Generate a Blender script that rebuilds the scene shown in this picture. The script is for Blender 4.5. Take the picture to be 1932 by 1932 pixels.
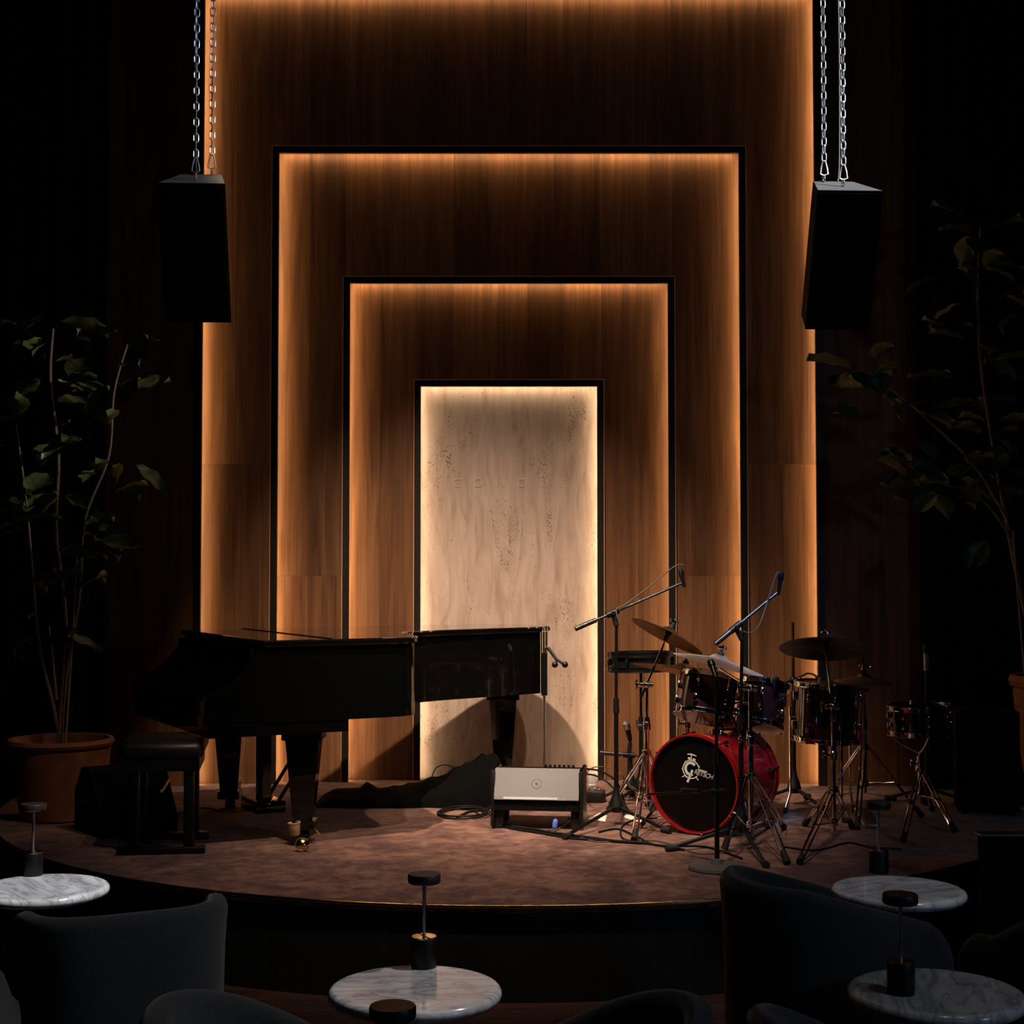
import bpy, math, random
from mathutils import Vector, Matrix, Quaternion, noise

for o in list(bpy.data.objects):
    bpy.data.objects.remove(o)
SC = bpy.context.scene
COL = SC.collection
R = math.radians
PI = math.pi

# ------------------------------------------------------------------ camera
EYE = 1.78          # eye height above the room floor
PITCH = R(2.2)
FPX = 2800.0        # focal length in pixels of the 1932 px frame
cam = bpy.data.cameras.new('camera')
cam.sensor_width = 36.0
cam.lens = FPX / 1932 * 36.0
cam.clip_end = 100
camo = bpy.data.objects.new('camera', cam)
camo.location = (0, 0, EYE)
camo.rotation_euler = (R(90) + PITCH, 0, 0)
COL.objects.link(camo)
SC.camera = camo

# ------------------------------------------------------------------ view, world
SC.view_settings.view_transform = 'Standard'
SC.view_settings.look = 'None'
SC.view_settings.exposure = 0.0
SC.view_settings.gamma = 1.0
SC.view_settings.use_curve_mapping = False
W = bpy.data.worlds.new('world')
SC.world = W
W.use_nodes = True
W.node_tree.nodes['Background'].inputs[0].default_value = (0.6, 0.7, 1.0, 1)
W.node_tree.nodes['Background'].inputs[1].default_value = 0.0005


def spot(name, loc, target, power, color, size, blend, radius=0.06):
    l = bpy.data.lights.new(name, 'SPOT')
    l.energy = power
    l.color = color
    l.spot_size = R(size)
    l.spot_blend = blend
    l.shadow_soft_size = radius
    o = bpy.data.objects.new(name, l)
    o.location = loc
    d = Vector(target) - Vector(loc)
    o.rotation_euler = d.to_track_quat('-Z', 'Y').to_euler()
    COL.objects.link(o)
    return o


WARM = (1.0, 0.76, 0.55)
spot('stage_spot', (-0.95, 6.0, 5.6), (-0.15, 8.95, 0.95), 1720, WARM, 46, 1.0, 0.05)
spot('stage_spot', (0.95, 5.9, 5.6), (0.05, 8.5, 0.7), 430, WARM, 44, 1.0, 0.05)
spot('stage_spot', (0.4, 5.4, 5.6), (-2.38, 8.15, 0.45), 150, WARM, 15, 1.0, 0.06)  # added spot to brighten the left pot
spot('stage_spot', (0.0, 4.6, 5.6), (-0.2, 7.7, 0.4), 560, (1.0, 0.78, 0.62), 42, 1.0, 0.06)  # added fill widening the pool on the front carpet
# neutral down-lights over the audience side
spot('audience_spot', (0.9, 5.1, 5.5), (-1.9, 5.75, 0.55), 1500, (0.95, 0.97, 1.0), 9, 0.5, 0.04)
spot('audience_spot', (2.9, 4.9, 5.5), (-0.3, 4.45, 0.55), 400, (1.0, 0.95, 0.93), 8.5, 0.5, 0.04)
spot('audience_spot', (3.2, 4.6, 5.5), (1.5, 5.75, 0.55), 170, (0.86, 0.90, 1.0), 12, 0.6, 0.04)
spot('audience_spot', (2.6, 3.4, 5.5), (1.2, 4.4, 0.55), 22, (0.95, 0.97, 1.0), 12, 0.6, 0.04)
spot('accent_spot', (5.2, 6.75, 5.4), (1.62, 6.98, 4.3), 1100, (0.97, 0.98, 1.0), 21, 0.6, 0.05)  # unseen side lamp, added for the right chains and speaker top
spot('accent_spot', (-5.2, 6.7, 5.4), (-1.6, 7.0, 4.6), 170, (0.42, 0.60, 1.0), 12, 0.6, 0.05)  # unseen blue side lamp, added for the left chains
spot('chair_fill', (3.6, 4.3, 5.2), (-1.0, 4.45, 0.6), 230, (0.98, 0.98, 1.0), 24, 1.0, 0.15)  # added fill from the right to lift the left chair's side
spot('chair_fill', (1.6, 3.6, 5.5), (0.2, 4.4, 0.5), 22, (0.98, 0.98, 1.0), 70, 1.0, 0.15)  # added weak overhead fill for the chairs
spot('accent_spot', (2.25, 6.55, 5.6), (1.62, 7.0, 3.75), 300, (0.97, 0.97, 1.0), 14, 0.5, 0.04)  # added spot for the top of the right speaker only
spot('boom_spot', (0.95, 5.1, 5.45), (1.22, 7.6, 1.55), 800, (0.14, 0.40, 1.0), 7.0, 0.6, 0.03)  # unseen blue spot, placed so the boom arm catches a highlight
spot('accent_spot', (3.6, 5.2, 5.4), (1.25, 7.65, 1.45), 160, (0.40, 0.62, 1.0), 16, 1.0, 0.03)  # unseen blue spot for glints on the stands
la = bpy.data.lights.new('blue_fill', 'AREA')  # added blue area light for highlights on the table edges
la.energy = 13
la.color = (0.45, 0.66, 1.0)
la.size = 0.5
lao = bpy.data.objects.new('blue_fill', la)
lao.location = (4.6, 1.4, 2.6)
lao.rotation_euler = (Vector((0.2, 5.0, 0.5)) - Vector(lao.location)).to_track_quat('-Z', 'Y').to_euler()
COL.objects.link(lao)

# ------------------------------------------------------------------ pixel <-> world helpers
CP, SP = math.cos(PITCH), math.sin(PITCH)


def ray(px, py):
    cx, cy = (px - 966) / FPX, (966 - py) / FPX
    return Vector((cx, CP - cy * SP, SP + cy * CP))


def U(px, py, Y):
    d = ray(px, py)
    return Vector((0, 0, EYE)) + d * (Y / d.y)


SZ = 0.40   # stage top


def S(px, py, z=SZ):
    d = ray(px, py)
    return Vector((0, 0, EYE)) + d * ((z - EYE) / d.z)


# ------------------------------------------------------------------ materials
MAT = {}


def newmat(name):
    m = bpy.data.materials.new(name)
    m.use_nodes = True
    MAT[name] = m
    nt = m.node_tree
    return m, nt, nt.nodes['Principled BSDF']


def N(nt, typ, **kw):
    n = nt.nodes.new(typ)
    for k, v in kw.items():
        if k in ('operation', 'blend_type', 'data_type', 'wave_type', 'bands_direction', 'feature', 'noise_dimensions', 'musgrave_type', 'wave_profile'):
            setattr(n, k, v)
        else:
            n.inputs[k].default_value = v
    return n


def ramp(nt, stops):
    n = nt.nodes.new('ShaderNodeValToRGB')
    e = n.color_ramp.elements
    while len(e) < len(stops):
        e.new(0.5)
    for i, (p, c) in enumerate(stops):
        e[i].position = p
        e[i].color = (c[0], c[1], c[2], 1) if not isinstance(c, (int, float)) else (c, c, c, 1)
    return n


def plain(name, col, rough=0.5, metal=0.0, coat=0.0, spec=0.5, sheen=0.0, nscale=40.0, namp=0.12, bump=0.0, trans=0.0):
    m, nt, b = newmat(name)
    L = nt.links.new
    tc = nt.nodes.new('ShaderNodeTexCoord')
    no = N(nt, 'ShaderNodeTexNoise', Scale=nscale, Detail=3.0)
    L(tc.outputs['Object'], no.inputs['Vector'])
    cr = ramp(nt, [(0.3, [c * (1 - namp) for c in col]), (0.7, [c * (1 + namp) for c in col])])
    L(no.outputs['Fac'], cr.inputs['Fac'])
    L(cr.outputs['Color'], b.inputs['Base Color'])
    b.inputs['Roughness'].default_value = rough
    b.inputs['Metallic'].default_value = metal
    b.inputs['Coat Weight'].default_value = coat
    b.inputs['Specular IOR Level'].default_value = spec
    b.inputs['Sheen Weight'].default_value = sheen
    if trans:
        b.inputs['Transmission Weight'].default_value = trans
    if bump:
        bp = N(nt, 'ShaderNodeBump', Strength=bump, Distance=0.004)
        L(no.outputs['Fac'], bp.inputs['Height'])
        L(bp.outputs['Normal'], b.inputs['Normal'])
    return m


plain('lacquer', (0.004, 0.004, 0.004), 0.06, coat=0.6, namp=0.05)
plain('black_metal', (0.005, 0.005, 0.0055), 0.36, 0.2)
plain('black_plastic', (0.005, 0.005, 0.005), 0.42)
plain('boom_metal', (0.10, 0.10, 0.105), 0.3, 0.9)
plain('letter_stone', (0.62, 0.49, 0.405), 0.6, nscale=30, namp=0.08)
plain('rubber', (0.012, 0.011, 0.011), 0.7)
plain('black_cab', (0.0025, 0.0025, 0.0025), 0.85, spec=0.15, nscale=120, namp=0.3, bump=0.15)
plain('cab_top', (0.10, 0.098, 0.10), 0.75, nscale=150, namp=0.2, bump=0.2)
plain('grille', (0.002, 0.002, 0.002), 0.9, spec=0.1, nscale=300, namp=0.4, bump=0.3)
plain('chrome', (0.82, 0.82, 0.84), 0.08, 1.0, namp=0.03)
plain('steel', (0.55, 0.55, 0.57), 0.3, 1.0, namp=0.06)
plain('zinc', (0.62, 0.62, 0.64), 0.38, 0.85, namp=0.1)
plain('brass', (0.85, 0.62, 0.26), 0.16, 1.0, namp=0.06)
plain('bronze_line', (0.62, 0.40, 0.27), 0.45, 0.15, namp=0.1)
plain('lamp_black', (0.0035, 0.003, 0.003), 0.45, spec=0.3)
plain('lamp_top', (0.022, 0.014, 0.011), 0.45, 0.2)
plain('red_shell', (0.30, 0.008, 0.011), 0.16, coat=0.8, namp=0.15)
plain('plum_shell', (0.022, 0.008, 0.008), 0.15, coat=0.6, namp=0.15)
plain('head_black', (0.0022, 0.0022, 0.0022), 0.4, spec=0.2, namp=0.1)
plain('head_grey', (0.05, 0.05, 0.05), 0.5, namp=0.1)
plain('white_print', (0.75, 0.75, 0.72), 0.6, namp=0.03)
plain('grey_panel', (0.225, 0.212, 0.215), 0.55, nscale=200, namp=0.08)
plain('white_bar', (0.55, 0.54, 0.52), 0.4, namp=0.03)
plain('paper', (0.82, 0.78, 0.74), 0.8, namp=0.03)
plain('blue_plug', (0.12, 0.24, 0.85), 0.4)
plain('cable', (0.005, 0.005, 0.005), 0.65, spec=0.25)
plain('cable_grey', (0.10, 0.085, 0.075), 0.5)
plain('cloth_black', (0.0015, 0.0015, 0.0015), 0.95, spec=0.1, nscale=60, namp=0.3)
plain('curtain', (0.0040, 0.0036, 0.0038), 0.95, spec=0.1, nscale=30, namp=0.35)
plain('trim_dark', (0.012, 0.007, 0.005), 0.45, nscale=60)
plain('terracotta', (0.30, 0.105, 0.055), 0.85, nscale=12, namp=0.25, bump=0.2)
plain('soil', (0.012, 0.008, 0.006), 1.0, nscale=60, namp=0.5, bump=0.6)
plain('bark', (0.20, 0.13, 0.085), 0.85, nscale=40, namp=0.35, bump=0.4)
plain('cane', (0.33, 0.20, 0.10), 0.7, nscale=40, namp=0.2)
plain('chair_fabric', (0.046, 0.046, 0.047), 0.95, spec=0.15, sheen=0.35, nscale=260, namp=0.35, bump=0.25)
plain('seat_vinyl', (0.012, 0.012, 0.012), 0.42, nscale=90, namp=0.15, bump=0.1)
plain('cup_tan', (0.55, 0.36, 0.18), 0.5, nscale=60)
plain('ceiling_black', (0.006, 0.006, 0.006), 0.9)
plain('mortar_dark', (0.006, 0.004, 0.003), 0.9)


def mat_wood():
    m, nt, b = newmat('walnut')
    L = nt.links.new
    tc = nt.nodes.new('ShaderNodeTexCoord')
    oi = nt.nodes.new('ShaderNodeObjectInfo')
    off = N(nt, 'ShaderNodeVectorMath', operation='ADD')
    sep = N(nt, 'ShaderNodeVectorMath', operation='SCALE')
    L(oi.outputs['Color'], sep.inputs[0])
    sep.inputs['Scale'].default_value = 37.0
    L(tc.outputs['Object'], off.inputs[0])
    L(sep.outputs[0], off.inputs[1])
    mp = nt.nodes.new('ShaderNodeMapping')
    mp.inputs['Scale'].default_value = (9.0, 9.0, 0.55)
    L(off.outputs[0], mp.inputs['Vector'])
    n1 = N(nt, 'ShaderNodeTexNoise', Scale=1.3, Detail=4.0, Distortion=1.2)
    L(mp.outputs['Vector'], n1.inputs['Vector'])
    mp2 = nt.nodes.new('ShaderNodeMapping')
    mp2.inputs['Scale'].default_value = (90.0, 90.0, 1.6)
    L(off.outputs[0], mp2.inputs['Vector'])
    n2 = N(nt, 'ShaderNodeTexNoise', Scale=1.0, Detail=3.0)
    L(mp2.outputs['Vector'], n2.inputs['Vector'])
    ma = N(nt, 'ShaderNodeMath', operation='MULTIPLY_ADD')
    L(n2.outputs['Fac'], ma.inputs[0])
    ma.inputs[1].default_value = 0.45
    L(n1.outputs['Fac'], ma.inputs[2])
    cr = ramp(nt, [(0.42, (0.085, 0.034, 0.014)), (0.72, (0.185, 0.080, 0.034)), (0.98, (0.27, 0.128, 0.058))])
    L(ma.outputs[0], cr.inputs['Fac'])
    # tone of each plank (object colour, red channel 0..1)
    sx = nt.nodes.new('ShaderNodeSeparateColor')
    L(oi.outputs['Color'], sx.inputs[0])
    mr = nt.nodes.new('ShaderNodeMapRange')
    mr.inputs['To Min'].default_value = 0.62
    mr.inputs['To Max'].default_value = 1.3
    L(sx.outputs['Red'], mr.inputs['Value'])
    mx = N(nt, 'ShaderNodeVectorMath', operation='SCALE')
    L(cr.outputs['Color'], mx.inputs[0])
    L(mr.outputs['Result'], mx.inputs['Scale'])
    L(mx.outputs[0], b.inputs['Base Color'])
    b.inputs['Roughness'].default_value = 0.5
    b.inputs['Specular IOR Level'].default_value = 0.3
    bp = N(nt, 'ShaderNodeBump', Strength=0.12, Distance=0.002)
    L(n2.outputs['Fac'], bp.inputs['Height'])
    L(bp.outputs['Normal'], b.inputs['Normal'])


def mat_travertine():
    m, nt, b = newmat('travertine')
    L = nt.links.new
    tc = nt.nodes.new('ShaderNodeTexCoord')
    mp = nt.nodes.new('ShaderNodeMapping')
    mp.inputs['Scale'].default_value = (5.0, 5.0, 1.0)
    L(tc.outputs['Object'], mp.inputs['Vector'])
    n1 = N(nt, 'ShaderNodeTexNoise', Scale=2.2, Detail=6.0, Distortion=1.6)
    L(mp.outputs['Vector'], n1.inputs['Vector'])
    mp3 = nt.nodes.new('ShaderNodeMapping')
    mp3.inputs['Scale'].default_value = (22.0, 22.0, 3.0)
    L(tc.outputs['Object'], mp3.inputs['Vector'])
    n3 = N(nt, 'ShaderNodeTexNoise', Scale=1.0, Detail=4.0, Distortion=1.0)
    L(mp3.outputs['Vector'], n3.inputs['Vector'])
    ad = N(nt, 'ShaderNodeMath', operation='MULTIPLY_ADD')
    L(n3.outputs['Fac'], ad.inputs[0])
    ad.inputs[1].default_value = 0.45
    L(n1.outputs['Fac'], ad.inputs[2])
    cr = ramp(nt, [(0.45, (0.42, 0.285, 0.225)), (0.68, (0.53, 0.39, 0.32)), (0.95, (0.64, 0.49, 0.415))])
    L(ad.outputs[0], cr.inputs['Fac'])
    # small elongated pits, clustered along veins
    mp2 = nt.nodes.new('ShaderNodeMapping')
    mp2.inputs['Scale'].default_value = (170.0, 170.0, 75.0)
    L(tc.outputs['Object'], mp2.inputs['Vector'])
    n2 = N(nt, 'ShaderNodeTexNoise', Scale=1.0, Detail=2.0, Distortion=0.6)
    L(mp2.outputs['Vector'], n2.inputs['Vector'])
    mp4 = nt.nodes.new('ShaderNodeMapping')
    mp4.inputs['Scale'].default_value = (9.0, 9.0, 2.0)
    L(tc.outputs['Object'], mp4.inputs['Vector'])
    n4 = N(nt, 'ShaderNodeTexNoise', Scale=1.0, Detail=2.0, Distortion=0.8)
    L(mp4.outputs['Vector'], n4.inputs['Vector'])
    su = N(nt, 'ShaderNodeMath', operation='MULTIPLY_ADD')
    L(n4.outputs['Fac'], su.inputs[0])
    su.inputs[1].default_value = 0.55
    L(n2.outputs['Fac'], su.inputs[2])
    pit = ramp(nt, [(0.0, 0.0), (0.5, 0.0)])
    pr = nt.nodes.new('ShaderNodeMapRange')
    pr.inputs['From Min'].default_value = 0.965
    pr.inputs['From Max'].default_value = 1.03
    L(su.outputs[0], pr.inputs['Value'])
    nt.nodes.remove(pit)
    mix = N(nt, 'ShaderNodeMix', data_type='RGBA')
    L(pr.outputs['Result'], mix.inputs['Factor'])
    L(cr.outputs['Color'], mix.inputs['A'])
    mix.inputs['B'].default_value = (0.17, 0.11, 0.075, 1)
    L(mix.outputs['Result'], b.inputs['Base Color'])
    b.inputs['Roughness'].default_value = 0.6
    b.inputs['Specular IOR Level'].default_value = 0.3
    inv = N(nt, 'ShaderNodeMath', operation='SUBTRACT')
    inv.inputs[0].default_value = 1.0
    L(pr.outputs['Result'], inv.inputs[1])
    bp = N(nt, 'ShaderNodeBump', Strength=0.5, Distance=0.004)
    L(inv.outputs[0], bp.inputs['Height'])
    L(bp.outputs['Normal'], b.inputs['Normal'])


def mat_carpet():
    m, nt, b = newmat('carpet')
    L = nt.links.new
    tc = nt.nodes.new('ShaderNodeTexCoord')
    mp = nt.nodes.new('ShaderNodeMapping')
    mp.inputs['Scale'].default_value = (1.15, 1.0, 1.0)
    L(tc.outputs['Object'], mp.inputs['Vector'])
    n1 = N(nt, 'ShaderNodeTexNoise', Scale=2.6, Detail=5.0, Distortion=0.8)
    L(mp.outputs['Vector'], n1.inputs['Vector'])
    n2 = N(nt, 'ShaderNodeTexNoise', Scale=13.0, Detail=6.0, Distortion=0.6)
    L(mp.outputs['Vector'], n2.inputs['Vector'])
    n3 = N(nt, 'ShaderNodeTexNoise', Scale=420.0, Detail=2.0)
    L(tc.outputs['Object'], n3.inputs['Vector'])
    a1 = N(nt, 'ShaderNodeMath', operation='MULTIPLY_ADD')
    L(n2.outputs['Fac'], a1.inputs[0])
    a1.inputs[1].default_value = 0.95
    L(n1.outputs['Fac'], a1.inputs[2])
    a2 = N(nt, 'ShaderNodeMath', operation='MULTIPLY_ADD')
    L(n3.outputs['Fac'], a2.inputs[0])
    a2.inputs[1].default_value = 0.30
    L(a1.outputs[0], a2.inputs[2])
    sc = N(nt, 'ShaderNodeMath', operation='DIVIDE')
    L(a2.outputs[0], sc.inputs[0])
    sc.inputs[1].default_value = 1.4
    cr = ramp(nt, [(0.63, (0.085, 0.036, 0.030)), (0.79, (0.170, 0.080, 0.060)), (0.93, (0.29, 0.150, 0.108))])
    L(sc.outputs[0], cr.inputs['Fac'])
    L(cr.outputs['Color'], b.inputs['Base Color'])
    b.inputs['Roughness'].default_value = 1.0
    b.inputs['Specular IOR Level'].default_value = 0.1
    b.inputs['Sheen Weight'].default_value = 0.25
    b.inputs['Sheen Roughness'].default_value = 0.5
    bp = N(nt, 'ShaderNodeBump', Strength=0.6, Distance=0.006)
    L(a2.outputs[0], bp.inputs['Height'])
    L(bp.outputs['Normal'], b.inputs['Normal'])


def mat_marble():
    m, nt, b = newmat('marble')
    L = nt.links.new
    tc = nt.nodes.new('ShaderNodeTexCoord')
    oi = nt.nodes.new('ShaderNodeObjectInfo')
    ad = N(nt, 'ShaderNodeVectorMath', operation='ADD')
    L(tc.outputs['Object'], ad.inputs[0])
    L(oi.outputs['Location'], ad.inputs[1])
    mp = nt.nodes.new('ShaderNodeMapping')
    mp.inputs['Rotation'].default_value = (0, 0, 0.6)
    mp.inputs['Scale'].default_value = (1.0, 3.2, 1.0)
    L(ad.outputs[0], mp.inputs['Vector'])
    n1 = N(nt, 'ShaderNodeTexNoise', Scale=3.4, Detail=7.0, Distortion=1.4)
    L(mp.outputs['Vector'], n1.inputs['Vector'])
    n2 = N(nt, 'ShaderNodeTexNoise', Scale=2.0, Detail=3.0, Distortion=0.5)
    L(mp.outputs['Vector'], n2.inputs['Vector'])
    # veins = ridge of the noise
    su = N(nt, 'ShaderNodeMath', operation='SUBTRACT')
    L(n1.outputs['Fac'], su.inputs[0])
    su.inputs[1].default_value = 0.5
    ab = N(nt, 'ShaderNodeMath', operation='ABSOLUTE')
    L(su.outputs[0], ab.inputs[0])
    cr = ramp(nt, [(0.0, (0.38, 0.375, 0.38)), (0.04, (0.60, 0.585, 0.58)), (0.14, (0.74, 0.72, 0.71))])
    L(ab.outputs[0], cr.inputs['Fac'])
    cr2 = ramp(nt, [(0.35, (0.70, 0.69, 0.71)), (0.65, (1.0, 1.0, 1.0))])
    L(n2.outputs['Fac'], cr2.inputs['Fac'])
    mx = N(nt, 'ShaderNodeMix', data_type='RGBA', blend_type='MULTIPLY')
    mx.inputs['Factor'].default_value = 1.0
    L(cr.outputs['Color'], mx.inputs['A'])
    L(cr2.outputs['Color'], mx.inputs['B'])
    L(mx.outputs['Result'], b.inputs['Base Color'])
    b.inputs['Roughness'].default_value = 0.16
    b.inputs['Coat Weight'].default_value = 0.2


def mat_cymbal(name, c0, c1, rough):
    m, nt, b = newmat(name)
    L = nt.links.new
    tc = nt.nodes.new('ShaderNodeTexCoord')
    sp = nt.nodes.new('ShaderNodeSeparateXYZ')
    L(tc.outputs['Object'], sp.inputs[0])
    x2 = N(nt, 'ShaderNodeVectorMath', operation='LENGTH')
    L(tc.outputs['Object'], x2.inputs[0])
    w = N(nt, 'ShaderNodeMath', operation='MULTIPLY')
    L(x2.outputs['Value'], w.inputs[0])
    w.inputs[1].default_value = 900.0
    sn = N(nt, 'ShaderNodeMath', operation='SINE')
    L(w.outputs[0], sn.inputs[0])
    no = N(nt, 'ShaderNodeTexNoise', Scale=9.0, Detail=4.0)
    L(tc.outputs['Object'], no.inputs['Vector'])
    cr = ramp(nt, [(0.35, c0), (0.65, c1)])
    L(no.outputs['Fac'], cr.inputs['Fac'])
    L(cr.outputs['Color'], b.inputs['Base Color'])
    b.inputs['Metallic'].default_value = 1.0
    b.inputs['Roughness'].default_value = rough
    b.inputs['Anisotropic'].default_value = 0.5
    bp = N(nt, 'ShaderNodeBump', Strength=0.12, Distance=0.001)
    L(sn.outputs[0], bp.inputs['Height'])
    L(bp.outputs['Normal'], b.inputs['Normal'])


def mat_leaf():
    m, nt, b = newmat('leaf')
    L = nt.links.new
    tc = nt.nodes.new('ShaderNodeTexCoord')
    oi = nt.nodes.new('ShaderNodeObjectInfo')
    no = N(nt, 'ShaderNodeTexNoise', Scale=14.0, Detail=3.0)
    L(tc.outputs['Object'], no.inputs['Vector'])
    ad = N(nt, 'ShaderNodeMath', operation='MULTIPLY_ADD')
    L(oi.outputs['Random'], ad.inputs[0])
    ad.inputs[1].default_value = 0.4
    L(no.outputs['Fac'], ad.inputs[2])
    cr = ramp(nt, [(0.4, (0.028, 0.045, 0.014)), (0.8, (0.075, 0.090, 0.024)), (1.0, (0.14, 0.13, 0.034))])
    L(ad.outputs[0], cr.inputs['Fac'])
    L(cr.outputs['Color'], b.inputs['Base Color'])
    b.inputs['Roughness'].default_value = 0.42
    b.inputs['Specular IOR Level'].default_value = 0.4
    bp = N(nt, 'ShaderNodeBump', Strength=0.4, Distance=0.004)
    L(no.outputs['Fac'], bp.inputs['Height'])
    L(bp.outputs['Normal'], b.inputs['Normal'])


def mat_fascia():
    m, nt, b = newmat('fascia_weave')
    L = nt.links.new
    tc = nt.nodes.new('ShaderNodeTexCoord')
    vo = nt.nodes.new('ShaderNodeTexVoronoi')
    vo.inputs['Scale'].default_value = 85.0
    vo.inputs['Randomness'].default_value = 0.0
    L(tc.outputs['Object'], vo.inputs['Vector'])
    cr = ramp(nt, [(0.15, (0.022, 0.018, 0.016)), (0.45, (0.005, 0.005, 0.005))])
    L(vo.outputs['Distance'], cr.inputs['Fac'])
    L(cr.outputs['Color'], b.inputs['Base Color'])
    b.inputs['Roughness'].default_value = 0.7
    bp = N(nt, 'ShaderNodeBump', Strength=0.4, Distance=0.003)
    L(vo.outputs['Distance'], bp.inputs['Height'])
    L(bp.outputs['Normal'], b.inputs['Normal'])


def mat_emit(name, col, strength):
    m, nt, b = newmat(name)
    b.inputs['Base Color'].default_value = (0.8, 0.8, 0.8, 1)
    b.inputs['Emission Color'].default_value = (*col, 1)
    b.inputs['Emission Strength'].default_value = strength


def mat_floor():
    m, nt, b = newmat('dark_floor')
    L = nt.links.new
    tc = nt.nodes.new('ShaderNodeTexCoord')
    mp = nt.nodes.new('ShaderNodeMapping')
    mp.inputs['Scale'].default_value = (1.0, 8.0, 1.0)
    L(tc.outputs['Object'], mp.inputs['Vector'])
    no = N(nt, 'ShaderNodeTexNoise', Scale=3.0, Detail=5.0)
    L(mp.outputs['Vector'], no.inputs['Vector'])
    cr = ramp(nt, [(0.3, (0.045, 0.017, 0.012)), (0.7, (0.10, 0.040, 0.026))])
    L(no.outputs['Fac'], cr.inputs['Fac'])
    L(cr.outputs['Color'], b.inputs['Base Color'])
    b.inputs['Roughness'].default_value = 0.6


mat_wood(); mat_travertine(); mat_carpet(); mat_marble(); mat_leaf(); mat_fascia(); mat_floor()
mat_cymbal('cymbal_bright', (0.66, 0.60, 0.52), (0.86, 0.80, 0.72), 0.42)
mat_cymbal('cymbal_brown', (0.30, 0.19, 0.11), (0.46, 0.30, 0.18), 0.35)
mat_cymbal('cymbal_dark', (0.13, 0.12, 0.11), (0.22, 0.20, 0.18), 0.42)
mat_emit('led_amber', (1.0, 0.66, 0.33), 23.0)
mat_emit('led_cream', (1.0, 0.76, 0.46), 19.0)


# ------------------------------------------------------------------ mesh builder
def frame_of(d):
    d = Vector(d).normalized()
    a = Vector((0, 0, 1)) if abs(d.z) < 0.95 else Vector((1, 0, 0))
    x = a.cross(d).normalized()
    return x, d.cross(x), d


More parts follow.
